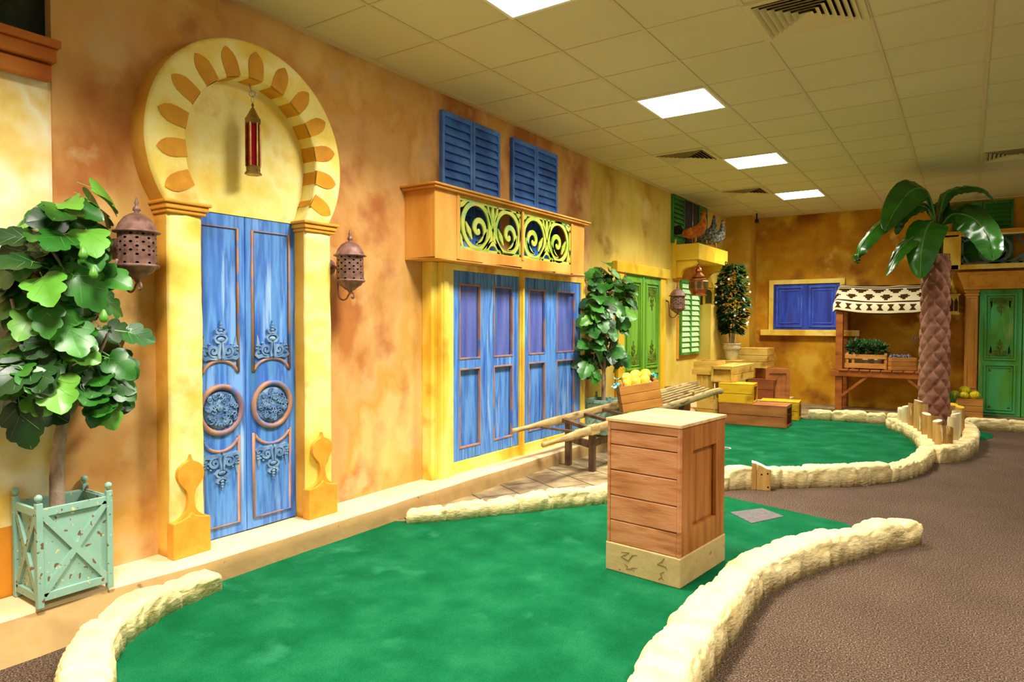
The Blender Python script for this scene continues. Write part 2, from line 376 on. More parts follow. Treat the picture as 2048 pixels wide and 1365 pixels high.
# ================================================================ the setting
def brick_paving():
    m, n, l, b = _new('paving')
    tc = n.new('ShaderNodeTexCoord'); mp = n.new('ShaderNodeMapping'); mp.inputs['Rotation'].default_value = (0, 0, radians(28)); l.new(tc.outputs['Object'], mp.inputs[0])
    br = n.new('ShaderNodeTexBrick'); br.inputs['Scale'].default_value = 1.0; br.inputs['Brick Width'].default_value = .52; br.inputs['Row Height'].default_value = .34
    br.inputs['Mortar Size'].default_value = .008; br.inputs['Mortar Smooth'].default_value = .3
    br.inputs['Color1'].default_value = lin((182, 158, 110)); br.inputs['Color2'].default_value = lin((154, 136, 100)); br.inputs['Mortar'].default_value = lin((84, 66, 44))
    l.new(mp.outputs[0], br.inputs['Vector'])
    nz = n.new('ShaderNodeTexNoise'); nz.inputs['Scale'].default_value = 3.5; nz.inputs['Detail'].default_value = 7; l.new(tc.outputs['Object'], nz.inputs['Vector'])
    cr = n.new('ShaderNodeValToRGB'); cr.color_ramp.elements[0].position = .35; cr.color_ramp.elements[0].color = lin((150, 134, 120)); cr.color_ramp.elements[1].position = .62; cr.color_ramp.elements[1].color = (1, 1, 1, 1)
    l.new(nz.outputs['Fac'], cr.inputs[0])
    mx = n.new('ShaderNodeMix'); mx.data_type = 'RGBA'; mx.blend_type = 'MULTIPLY'; mx.inputs['Factor'].default_value = 1
    l.new(br.outputs['Color'], mx.inputs['A']); l.new(cr.outputs[0], mx.inputs['B']); l.new(mx.outputs['Result'], b.inputs['Base Color'])
    b.inputs['Roughness'].default_value = .6
    bp = n.new('ShaderNodeBump'); bp.inputs['Strength'].default_value = .4; bp.inputs['Distance'].default_value = .01
    sb = n.new('ShaderNodeMath'); sb.operation = 'SUBTRACT'; l.new(nz.outputs['Fac'], sb.inputs[0]); l.new(br.outputs['Fac'], sb.inputs[1])
    l.new(sb.outputs[0], bp.inputs['Height']); l.new(bp.outputs[0], b.inputs['Normal'])
brick_paving()

mb = MB(); mb.box(-1, -5.5, -.1, 8, 10, 0)
tag(mb.build('floor', 'brown_carpet'), 'brown flecked carpet floor', 'floor', kind='structure')

mb = MB()
mb.m = 0; mb.box(-.12, -5.5, .45, -.012, -1.41, 2.5)
mb.m = 1; mb.box(-.12, -5.5, 0, -.012, -1.41, .45)
mb.m = 4; mb.box(-.12, -5.5, 2.5, -.06, -1.41, CEIL)
mb.m = 2; mb.box(-.12, -1.41, 0, 0, 3.93, CEIL)
mb.m = 3; mb.box(-.12, 3.93, 0, 0, 9.5, CEIL)
tag(mb.build('wall_left', ['cream_plaster', 'dado_orange', 'orange_plaster', 'ochre_plaster', 'palm_dark']), 'left wall painted in mottled orange and ochre plaster', 'wall', kind='structure')
mb = MB(); mb.box(-.12, 9.4, 0, 7, 9.52, CEIL)
tag(mb.build('wall_back', 'mustard_plaster'), 'back wall painted in mottled mustard brown', 'wall', kind='structure')
mb = MB(); mb.box(0, 9.0, 0, .42, 9.4, CEIL)
tag(mb.build('trim_1', 'corner_plaster'), 'ochre corner pier between the two walls', 'pier', kind='structure')

mb = MB(); mb.box(-.12, -5.5, CEIL, 8, 10, CEIL+.05)
ce = tag(mb.build('ceiling', 'ceiling_tile'), 'suspended ceiling of square cream tiles', 'ceiling', kind='structure')
mb = MB()
for k in range(1, 13): mb.box(.6*k-.013, -5.5, CEIL-.006, .6*k+.013, 9.4, CEIL)
for k in range(-9, 16): mb.box(0, .6*k-.008, CEIL-.0045, 8, .6*k+.008, CEIL)
mb.box(0, -5.5, CEIL-.012, .05, 9.4, CEIL); mb.box(0, 9.36, CEIL-.012, 7, 9.4, CEIL)
mb.build('ceiling_grid', 'grid_metal', ce)

LN = ['square ceiling light panel nearest the camera, at the top edge of the photo', 'second square ceiling light panel, above the blue louvered shutters',
      'third ceiling light panel with a dark bar between its tubes', 'farthest and smallest ceiling light panel, close to the back wall']
for i, (x, y) in enumerate(PANELS):
    t = thing('ceiling_light', LN[i], 'ceiling light', (x, y, CEIL), group='recessed ceiling lights')
    mb = MB(); mb.T = Matrix.Rotation(radians(90), 4, 'X')
    mb.frame(-.298, -.298, .298, .298, .022, 0, -.012)
    mb.T = None; mb.build('frame', 'lamp_frame', t)
    mb = MB(); mb.box(-.276, -.276, -.006, .276, .276, -.002)
    mb.build('diffuser', 'lamp_diffuser', t)
    if i == 2:
        mb = MB(); mb.box(-.276, .02, -.014, .276, .05, -.006); mb.build('tube_divider', 'lamp_frame', t)
VN = [(2.7, 1.5, 'square four-way ceiling air vent nearest the camera, at the top edge of the photo'),
      (.9, 4.5, 'ceiling air vent left of the third light panel'),
      (.9, 6.9, 'small far ceiling air vent left of the farthest light panel'),
      (3.9, 6.3, 'ceiling air vent at the right edge of the photo, above the palm tree')]
for x, y, lab in VN:
    t = thing('air_vent', lab, 'air vent', (x, y, CEIL), group='ceiling air vents')
    mb = MB(); mb.T = Matrix.Rotation(radians(90), 4, 'X'); mb.frame(-.3, -.3, .3, .3, .042, 0, -.014); mb.T = None; mb.build('frame', 'vent_paint', t)
    mb = MB(); mb.box(-.255, -.255, -.003, .255, .255, -.001); mb.build('duct_opening', 'vent_dark', t)
    mb = MB()
    for q in range(7):
        a = .260-.037*q; c = a-.028; z0, z1 = -.024, -.003   # sloped louvre ring
        O = [(-a,-a),(a,-a),(a,a),(-a,a)]; I = [(-c,-c),(c,-c),(c,c),(-c,c)]
        v = [(px, py, z1) for px, py in I] + [(px, py, z0) for px, py in O]
        v += [(px*.985, py*.985, z1-.0005) for px, py in I] + [(px*.985, py*.985, z0) for px, py in O]
        f = []
        for i in range(4):
            j = (i+1) % 4; f += [(i, j, 4+j, 4+i), (8+i, 12+i, 12+j, 8+j), (4+i, 4+j, 12+j, 12+i), (i, 8+i, 8+j, j)]
        mb.add(v, f)
    mb.build('louvre', 'vent_paint', t, weld=False)

# ---------------------------------------------------------------- ledge along the left wall
def ledge():
    mb = MB(); n = 260; y0, y1 = -3.2, 9.0; rows = []
    for i in range(n+1):
        y = y0+(y1-y0)*i/n
        near = max(0., min(1., (-.85-y)/.7))
        w = .012*noise.noise((y*2.1, 3, 0))+.006*noise.noise((y*7, 1, 0))
        xt = .285-.055*near + (.05 if 2.9 < y else 0)*min(1, max(0, (y-2.9)*2)) + w
        zt = .135+.008*noise.noise((y*1.7, 9, 0))
        xb = xt+.015+.16*near
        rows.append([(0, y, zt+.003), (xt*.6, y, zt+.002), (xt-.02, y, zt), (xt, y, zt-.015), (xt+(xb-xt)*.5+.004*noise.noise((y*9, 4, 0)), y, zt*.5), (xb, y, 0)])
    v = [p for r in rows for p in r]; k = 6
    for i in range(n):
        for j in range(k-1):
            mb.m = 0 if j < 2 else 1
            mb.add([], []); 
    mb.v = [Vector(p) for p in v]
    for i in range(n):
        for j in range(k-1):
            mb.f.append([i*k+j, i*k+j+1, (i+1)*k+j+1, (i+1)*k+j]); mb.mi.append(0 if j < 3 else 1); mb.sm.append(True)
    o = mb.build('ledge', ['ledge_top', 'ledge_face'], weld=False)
    return o
lo_ = ledge(); lo_.name = 'trim_2'
tag(lo_, 'low sand coloured plinth step running along the foot of the left wall', 'step', kind='structure')

# ---------------------------------------------------------------- carpets and paving
def flat(name, pts, z, m, label, cat, kind=None):
    mb = MB(); mb.prism(pts, z-.004, z, 'xy'); o = mb.build(name, m); return tag(o, label, cat, kind=kind)
def sp2(pts, n=6): return [(p.x, p.y) for p in smoothpath([(a, b, 0) for a, b in pts], n)]
K1 = [(.34,-.84),(.36,-1.0),(.40,-1.17),(.49,-1.36),(.60,-1.50),(.74,-1.60),(.9,-1.69),(1.15,-1.80),(1.45,-1.90)]
K2 = [(.36,.57),(.47,.66),(.62,.88),(.84,1.20),(1.08,1.56),(1.36,1.98),(1.62,2.34),(1.88,2.74)]
K3 = [(2.80,-1.6),(2.74,-1.1),(2.66,-.6),(2.625,-.2),(2.61,.3),(2.63,.7),(2.745,1.1),(2.9,1.45),(3.07,1.77),(3.255,2.06)]
K4 = [(1.88,2.74),(2.10,2.96),(2.40,3.20),(2.70,3.47),(2.95,3.80),(3.13,4.28),(3.20,4.9)]
K4b = [(3.20,4.9),(3.19,5.4),(3.12,5.95),(2.96,6.6),(2.72,7.15)]
K5 = [(3.27,4.95),(3.42,5.2),(3.53,5.75),(3.57,6.4),(3.54,6.95),(3.42,7.25)]
flat('putting_green', [(.3,-.76)]+sp2(K1[1:])+[(1.7,-2.2),(2.5,-2.2)]+sp2(K3[::-1][2:][::-1][::1])[::1][:0]+[(2.74,-1.1),(2.66,-.6),(2.625,-.2),(2.61,.3),(2.63,.7),(2.745,1.1),(2.9,1.45),(3.07,1.77),(2.86,2.215),(1.97,2.46),(1.88,2.5)]+sp2(K2)[::-1][2:]+[(.29,.5),(.29,0)], .006, 'green_carpet',
     'large green putting carpet in the foreground around the tall wooden crate', 'putting green')
flat('putting_green', sp2(K4)+sp2(K4b)[1:]+[(2.72,7.45),(1.6,7.4),(1.1,8.2),(.8,8.3),(.72,7.3),(.7,6.0),(.9,5),(1.0,4),(1.25,3)], .006, 'green_carpet',
     'green putting carpet enclosed by the curved kerb in front of the stacked boxes', 'putting green')
flat('putting_green', [(2.8,7.1),(2.75,7.5),(3.5,7.62),(3.72,7.5),(3.80,7.3),(3.79,7.05),(3.72,6.85),(3.62,6.7),(3.4,6.6),(3.0,6.8)], .005, 'green_carpet',
     'small round ended piece of green carpet showing behind the palm kerb', 'putting green')
flat('paving', [(.28,.5),(.42,.6)]+sp2(K2)[4:]+[(1.3,3),(1.0,4),(.9,5),(.72,6),(.74,7.3),(.8,8.3),(1.2,8.2),(1.6,7.43),(4.8,7.84),(4.8,9.4),(.28,9.4)], .008, 'paving',
     'stone slab paving between the left wall and the green carpets', 'paving', 'structure').name = 'floor_paving'

# ---------------------------------------------------------------- rock kerbs
def kerb(path, w, h, seed, label, h0=None, h1=None, joints=.36, loc_joint=None):
    P = smoothpath([(x, y, 0) for x, y in path], 12)
    L = [0]
    for a, b in zip(P, P[1:]): L.append(L[-1]+(b-a).length)
    tot = L[-1]; step = .016; n = max(8, int(tot/step)); K = 20; mb = MB(); V = []
    base = P[0].copy()
    j = 0
    rnd = random.Random(seed); js = []; s = joints*rnd.uniform(.6, 1.2)
    while s < tot-.12: js.append((s, rnd.uniform(-.04, .04))); s += joints*rnd.uniform(.6, 1.3)
    for i in range(n+1):
        s = tot*i/n
        while j < len(L)-2 and L[j+1] < s: j += 1
        t = (s-L[j])/max(1e-6, L[j+1]-L[j]); p = P[j].lerp(P[j+1], t); d = (P[j+1]-P[j]).normalized(); sd = Vector((d.y, -d.x, 0))
        hh = h; e = min(1, s/.05); e2 = max(0, min(1, (tot-s)/.05))
        if h0 is not None: hh = h0+(h-h0)*min(1, s/(tot*.5))
        if h1 is not None and s > tot*.5: hh = h+(h1-h)*(s-tot*.5)/(tot*.5)
        endk = .8+.2*sqrt(e*(2-e))*sqrt(e2*(2-e2))
        hh *= 1+.10*noise.noise((s*4+seed, seed, 0))+.05*noise.noise((s*11, seed, 3))
        for k in range(K+1):
            a = pi*k/K; c = cos(a); sn = sin(a)
            x = w/2*(abs(c)**.36)*(1 if c > 0 else -1); z = hh*(abs(sn)**.32)
            q = p+sd*x; q.z = z
            nn = Vector((sd.x*c, sd.y*c, sn))
            g = noise.noise((q.x*5+seed, q.y*5, q.z*7)); g2 = noise.noise((q.x*15, q.y*15+seed, q.z*17)); g3 = noise.noise((q.x*7+seed*2, q.y*7, q.z*16+seed)); g3b = noise.noise((q.x*11+seed, q.y*11, q.z*22))
            D = .017*g+.007*g2-(.018*max(0, 1-abs(g3)*7)+.010*max(0, 1-abs(g3b)*9))*(1-.75*sn**3)
            for sj, sl in js:
                dd = abs(s-sj-sl*(z/h-.5)); D -= .024*math.exp(-(dd/.013)**2)
            if k in (0, K): D *= .6
            q = (p+sd*(x*endk)); q.z = z*endk; q = q+nn*D*endk
            if k in (0, K): q.z = 0
            q.z = max(q.z, 0.0)
            V.append(q-base)
    k1 = K+1; F = []
    for i in range(n):
        for k in range(K): F.append((i*k1+k, i*k1+k+1, (i+1)*k1+k+1, (i+1)*k1+k))
        F.append((i*k1+K, i*k1, (i+1)*k1, (i+1)*k1+K))
    mb.add(V, F, True)
    mb.f.append(list(range(k1))); mb.mi.append(0); mb.sm.append(False)
    mb.f.append([n*k1+k for k in range(K, -1, -1)]); mb.mi.append(0); mb.sm.append(False)
    o = mb.build('rock_kerb', 'kerb_rock', loc=base, weld=False)
    return tag(o, label, 'kerb', 'cast rock kerb lengths')
kerb(K1[:6], .17, .135, 1, 'short rock kerb starting in the wall step, below the mint planter', h0=.10)
kerb(K1[5:], .185, .15, 2, 'cream rock kerb block at the bottom left corner of the photo')
kerb(K2[:4], .14, .105, 3, 'low rock kerb tapering into the wall step below the orange wall', h0=.075)
kerb(K2[3:], .15, .125, 4, 'low rock kerb running behind the tall crate beside the stone paving')
kerb(K3[:5], .215, .175, 5, 'nearest big rock kerb, rising from the bottom edge right of the green')
kerb(K3[4:8], .195, .165, 6, 'curved rock kerb just right of the tall wooden crate', joints=.3)
kerb(K3[7:], .165, .15, 7, 'square ended rock kerb tip standing out on the brown carpet', joints=.3)
kerb(K4[:5], .15, .17, 8, 'rock kerb beside the little wooden stump, facing the brown carpet', joints=.34)
kerb(K4[4:], .15, .14, 9, 'rock kerb bend in front of the palm kerb, at the right end of the far green', joints=.3)
kerb(K4b[:3], .15, .15, 10, 'rock kerb between the far green and the log palisade, nearer half', joints=.3)
kerb(K4b[2:], .16, .15, 11, 'rock kerb between the far green and the log palisade, farther half', joints=.3)
kerb(K5, .16, .16, 12, 'round rock kerb on the carpet side of the palm tree', joints=.3)
def k6(x): return (x, 7.43+.13*(x-1.6))
kerb([k6(1.66), k6(2.1), k6(2.62)], .15, .15, 13, 'straight rock kerb in front of the market stall', joints=.4)
kerb([k6(2.63), k6(3.05), k6(3.5)], .15, .15, 14, 'straight rock kerb mostly hidden behind the palm tree', joints=.4)
kerb([k6(3.51), k6(4.2), k6(4.9)], .15, .15, 15, 'straight rock kerb in front of the green door at the right edge', joints=.4)

# soil inside the palm kerb
mb = MB(); mb.prism([(3.29,5.1),(3.265,5.4),(3.20,5.95),(3.04,6.6),(2.83,7.1),(3.0,7.25),(3.34,7.13),(3.45,6.9),(3.48,6.4),(3.44,5.75),(3.34,5.25)], .0, .10, 'xy')
tag(mb.build('planting_soil', 'soil'), 'bed of soil around the palm trunk inside the kerb', 'soil', kind='stuff')
# ================================================================ left wall: arched doorway
# local frame of wall things: x along the wall (world y), -y out of the wall (world x), z up
def fleur(mb, cx, cz, h, w, y0, y1, flip=1):
    """applied scroll-work relief: a pair of volutes, side sprays and a stem of buds"""
    def Z(z): return cz+flip*z*h
    for s in (-1, 1):
        mb.ribbon([(cx+s*x*w, Z(z)) for x, z in spiral(.20, .20, .15, .02, -100, 440, 26)], [.04*w]*5+[.07*w]*16+[.05*w]*6, y0, y1)
        mb.ribbon([(cx+s*x*w, Z(z)) for x, z in ((.02, .0), (.15, .02), (.3, .03), (.42, .0), (.5, .06), (.47, .14), (.4, .13))], [.1*w, .11*w, .1*w, .1*w, .08*w, .06*w, .04*w], y0, y1*.9)
        mb.ribbon([(cx+s*x*w, Z(z)) for x, z in ((.42, .08), (.45, .22), (.42, .38), (.44, .60))], [.10*w, .12*w, .08*w, .012*w], y0, y1*.8)
        for k, (x, z) in enumerate(((.36, .2), (.47, .22), (.38, .3), (.46, .31), (.3, .38), (.1, .42))):
            mb.ball((cx+s*x*w, y1*.8, Z(z)), (.035*w, abs(y1-y0)*.5, .03*h), 7, 5)
        mb.ribbon([(cx+s*x*w, Z(z)) for x, z in ((.02, .64), (.1, .68), (.14, .75), (.09, .79))], [.05*w, .07*w, .05*w, .03*w], y0, y1)
        mb.ribbon([(cx+s*x*w, Z(z)) for x, z in ((.02, .40), (.12, .44), (.17, .52), (.12, .6), (.03, .62))], [.04*w, .06*w, .05*w, .05*w, .03*w], y0, y1)
        mb.ribbon([(cx+s*x*w, Z(z)) for x, z in ((.05, .0), (.07, .12), (.04, .3), (.03, .42))], [.06*w, .07*w, .05*w, .03*w], y0, y1*1.1)
    for z, r in ((.5, .11), (.66, .05), (.74, .06), (.82, .045), (.9, .03)):
        mb.ball((cx, y1*.9, Z(z)), (r*w, abs(y1-y0)*.6, r*h*.6), 9, 6)
    mb.ribbon([(cx, Z(.6)), (cx, Z(.8)), (cx, Z(1.0))], [.05*w, .05*w, .012*w], y0, y1)

A = thing('arch_surround', 'big yellow keyhole shaped arch with orange petals around the tall blue doors', 'archway', (0, 0, 0), LEFT)
CY, CZ, RO = -.435, 2.32, .625
def inner_hw(z): return sqrt(max(0, .42**2-(z-CZ)**2)) if z > CZ else .42-.085*((CZ-z)/.335)**2
outer = [(CY+RO*cos(t), CZ+RO*sin(t)) for t in [radians(-32.4+(244.8)*i/72) for i in range(73)]]
inn_r = [(CY+inner_hw(z), z) for z in [1.985+(CZ-1.985)*i/10 for i in range(10)]]
inner = inn_r + [(CY+.42*cos(radians(180*i/40)), CZ+.42*sin(radians(180*i/40))) for i in range(41)] + [(2*CY-x, z) for x, z in inn_r[::-1]]
mb = MB()
def resample(P, n):
    L = [0]
    for a, b in zip(P, P[1:]): L.append(L[-1]+hypot(b[0]-a[0], b[1]-a[1]))
    out = []; j = 0
    for i in range(n):
        s = L[-1]*i/(n-1)
        while j < len(L)-2 and L[j+1] < s: j += 1
        t = (s-L[j])/(L[j+1]-L[j]); out.append((P[j][0]+(P[j+1][0]-P[j][0])*t, P[j][1]+(P[j+1][1]-P[j][1])*t))
    return out
N = 90; O = resample(outer, N); I = resample(inner, N); YF = -.15
bo = .02
def wob(x, z): return .004*noise.noise((x*6, z*6, 2))
rows = []
for (ox, oz), (ix, iz) in zip(O, I):
    dx, dz = ix-ox, iz-oz; k = hypot(dx, dz); dx /= k; dz /= k
    r = [(ox+wob(oz, ox), -.0, oz), (ox+wob(oz, ox), YF+bo, oz), (ox+dx*bo*.3, YF+bo*.3, oz+dz*bo*.3), (ox+dx*bo, YF, oz+dz*bo)]
    for q in (.25, .5, .75): r.append((ox+dx*k*q, YF+wob(ox*2, oz*2), oz+dz*k*q))
    r += [(ix-dx*.012, YF, iz-dz*.012), (ix, YF+.012, iz), (ix, -.0, iz)]
    rows.append(r)
kk = len(rows[0]); mb.v = [Vector(p) for r in rows for p in r]
for i in range(N-1):
    for j in range(kk-1):
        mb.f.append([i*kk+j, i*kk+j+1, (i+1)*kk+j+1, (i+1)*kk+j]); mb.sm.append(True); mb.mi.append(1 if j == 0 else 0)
# painted petals on the face and the matching bands under the arch
for n_ in range(13):
    a = radians(-27+234*n_/12); ca, sa = cos(a), sin(a); zc = CZ+.4*sa
    r0 = inner_hw(CZ+.42*sa)/max(.2, abs(ca)) if sa < -.05 else .42
    shape = [(r0+.002, -.043), (r0+.06, -.048), (r0+.10, -.045), (r0+.128, -.033), (r0+.148, -.015), (r0+.158, 0), (r0+.148, .015), (r0+.128, .033), (r0+.10, .045), (r0+.06, .048), (r0+.002, .043)]
    o = len(mb.v)
    P = [(CY+r*ca-t*sa, CZ+r*sa+t*ca) for r, t in shape]
    mb.v += [Vector((x, YF-.0045+wob(x*2, z*2), z)) for x, z in P] + [Vector((x, YF+.004, z)) for x, z in P]
    m = len(P)
    mb.f.append([o+i for i in range(m)]); mb.mi.append(2); mb.sm.append(False)
    for i in range(m): mb.f.append([o+i, o+(i+1) % m, o+m+(i+1) % m, o+m+i]); mb.mi.append(2); mb.sm.append(False)
    B = []
    for t in (-.043, -.015, .015, .043):
        r = r0-.003; B.append((CY+r*ca-t*sa, CZ+r*sa+t*ca))
    o = len(mb.v); mb.v += [Vector((x, YF+.004, z)) for x, z in B]+[Vector((x, -.002, z)) for x, z in B]
    for i in range(3): mb.f.append([o+i, o+i+1, o+5+i, o+4+i]); mb.mi.append(2); mb.sm.append(True)
mb.build('arch_ring', ['arch_stucco', 'arch_side', 'arch_petal'], A, weld=False)
mb = MB(); mb.prism([(CY-.345, 1.975), (CY+.345, 1.975)]+[(x, z) for x, z in inner if z > 1.99], -.035, -.0, 'xz')
mb.build('tympanum', 'arch_stucco', A)
for nm, x0, x1 in (('l', -.945, -.755), ('r', -.085, .125)):
    mb = MB(); n = 40; k = []
    for i in range(n+1):
        z = .137+(1.93-.137)*i/n; w = lambda q: .006*noise.noise((z*4, q, x0*9))+.003*noise.noise((z*14, q, x0))
        k.append([(x0+w(1), 0, z), (x0+w(1), -.115, z), (x0+.015+w(1), -.13+w(2), z), ((x0+x1)/2, -.133+w(4)*1.5, z), (x1-.015+w(3), -.13+w(2), z), (x1+w(3), -.115, z), (x1+w(3), 0, z)])
    mb.v = [Vector(p) for r in k for p in r]
    for i in range(n):
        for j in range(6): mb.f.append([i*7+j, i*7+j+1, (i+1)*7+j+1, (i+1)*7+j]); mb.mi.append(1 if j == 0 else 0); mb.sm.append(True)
    mb.f += [[0, 1, 2, 3, 4, 5, 6], [n*7+q for q in range(6, -1, -1)]]; mb.mi += [0, 0]; mb.sm += [False, False]
    mb.build('pillar', ['arch_stucco', 'arch_side'], A, weld=False)
    mb = MB()
    for dz0, dz1, e in ((1.925, 1.945, .012), (1.945, 1.972, .022), (1.972, 1.99, .034)): mb.box(x0-e, -.135-e, dz0, x1+e, 0, dz1)
    mb.build('capital', 'gold_trim', A, bevel=.006)
    c = (x0+x1)/2; mb = MB(); wd = (x1-x0)/2+.008
    top = [(c-wd, .325), (c-wd*.55, .333), (c-wd*.18, .347), (c, .368), (c+wd*.18, .347), (c+wd*.55, .333), (c+wd, .325)]
    mb.prism([(c+wd, .135), (c-wd, .135)]+top, -.165, -.10, 'xz')
    ob = mb.build('plinth_block', 'gold_trim', A, bevel=.006)
    half = [(.0, .0), (-.95, .0), (-.55, .02), (-.28, .05), (-.17, .09), (-.17, .12), (-.25, .155), (-.48, .185), (-.66, .215), (-.70, .245), (-.62, .275), (-.40, .297), (-.16, .31), (-.06, .322), (0, .345)]
    hp = [half[0]]+[tuple(p)[:2] for p in smoothpath([(a, b, 0) for a, b in half[1:]], 4)]
    L = [(c+x*wd, .325+z) for x, z in hp[1:]]; R_ = [(2*c-x, z) for x, z in L[::-1][1:]]
    mb = MB(); mb.prism(L+R_, -.158, -.11, 'xz'); mb.build('bulb_ornament', 'gold_trim', A, bevel=.012)

D = thing('door_1', 'tall blue carved double doors under the keyhole arch', 'door', (.0, 0, 0), LEFT, kind='structure')
for x0, x1, in ((-.757, -.437), (-.433, -.083)):
    c = (x0+x1)/2; w = x1-x0; y = -.03; zb, zt = .142, 1.975
    mb = MB(); mb.m = 0; mb.box(x0, y, zb, x1, 0, zt)
    lf = mb.build('door_leaf', 'blue_door_paint', D, bevel=.004)
    pl, pr = x0+.045, x1-.05; q = (pl+pr)/2; hw = (pr-pl)/2
    up = [(pl, 1.075), (pl, 1.90), (pr, 1.90), (pr, 1.075)]+[(q+hw*cos(radians(a)), 1.05+.095*sin(radians(a))) for a in range(20, 165, 8)]
    lo = [(pl, .71), (pl, .205), (pr, .205), (pr, .71)]+[(q+hw*cos(radians(a)), .73+.10*sin(radians(a))) for a in range(-25, -160, -8)]
    for sh in (up, lo):
        mb = MB(); mb.molding(sh, .011, y, y-.01); mb.build('panel_molding', 'copper_edge', lf)
    mb = MB(); mb.molding([(q+.128*cos(2*pi*i/36), .868+.132*sin(2*pi*i/36)) for i in range(36)], .017, y-.004, y); mb.build('medallion_ring', 'copper_edge', lf)
    mb = MB(); mb.T = Matrix.Translation((q, y, .868)) @ Matrix.Rotation(radians(90), 4, 'X')
    mb.lathe([(0, .012), (.06, .010), (.10, .003), (.112, 0)], 28); mb.T = None
    rn = random.Random(int(x0*1000))
    for i in range(46):
        a = rn.uniform(0, 2*pi); r = sqrt(rn.uniform(0, 1))*.095; s = rn.uniform(.012, .02)
        mb.ribbon([(q+r*cos(a)+u*s/.15, .868+r*sin(a)+v*s/.15) for u, v in spiral(0, 0, .15, .02, rn.uniform(0, 360), rn.uniform(500, 700), 10)], .006, y-.008, y-.018-.006*(1-r/.1))
    mb.build('medallion', 'medallion_blue', lf)
    mb = MB(); fleur(mb, q, 1.158, .215, .225, y, y-.016); mb.build('scroll_ornament', 'relief_blue', lf)
    mb = MB(); fleur(mb, q, .612, .20, .225, y, y-.016, -1); mb.build('scroll_ornament', 'relief_blue', lf)

# hanging red glass lantern
H = thing('hanging_lantern', 'slim brass lantern with red glass hanging under the keyhole arch', 'lantern', (.145, -.455, 2.2))
mb = MB(); mb.tube([(.009*cos(t), -.013*cos(t)*-1, .455+.016*sin(t)) for t in [2*pi*i/14 for i in range(14)]], .0045, 6, closed=True)
mb.tube([(.012*cos(t), 0, .425+.02*sin(t)) for t in [2*pi*i/14 for i in range(14)]], .0018, 5, closed=True)
mb.tube([(-.03, 0, .52), (-.02, 0, .485), (0, 0, .468)], .004, 6)
mb.build('hook_ring', 'steel', H)
def hexa(prof, mb, a0=0): mb.lathe(prof, 6, smooth=False, a0=a0)
mb = MB(); hexa([(0, .405), (.006, .40), (.008, .39), (.004, .383), (.012, .37), (.034, .325), (.042, .318), (.042, .29), (.036, .285)], mb); mb.build('roof', 'brass_metal', H)
mb = MB(); hexa([(.046, 0), (.046, .008), (.038, .018), (.038, .045), (.034, .05)], mb); mb.lathe([(0, .001), (.04, .001)], 6); mb.build('base', 'brass_metal', H)
mb = MB()
for i in range(6):
    a = 2*pi*i/6; mb.bar((.036*cos(a), .036*sin(a), .045), (.036*cos(a), .036*sin(a), .29), .009, .009)
mb.build('corner_bars', 'brass_metal', H)
mb = MB(); hexa([(0, .046), (.031, .046), (.031, .288), (0, .288)], mb); mb.build('red_glass', 'ruby_glass', H)

# ---------------------------------------------------------------- perforated wall lanterns
def perforated(mb, r0, r1, z0, z1, nu, nv, holes):
    """tapered drum whose cells carry real round holes"""
    def P(u, v): t = 2*pi*u/nu; r = r0+(r1-r0)*v/nv; return (r*cos(t), r*sin(t), z0+(z1-z0)*v/nv)
    for i in range(nu):
        for j in range(nv):
            h = holes(i, j)
            if h <= 0: mb.add([P(i, j), P(i+1, j), P(i+1, j+1), P(i, j+1)], [(0, 1, 2, 3)], True); continue
            sq = [(i, j), (i+.5, j), (i+1, j), (i+1, j+.5), (i+1, j+1), (i+.5, j+1), (i, j+1), (i, j+.5)]
            cc = [(i+.5+h*a, j+.5+h*b) for a, b in ((-.7, -.7), (0, -1), (.7, -.7), (1, 0), (.7, .7), (0, 1), (-.7, .7), (-1, 0))]
            mb.add([P(*q) for q in sq]+[P(*q) for q in cc], [(k, (k+1) % 8, 8+(k+1) % 8, 8+k) for k in range(8)], True)
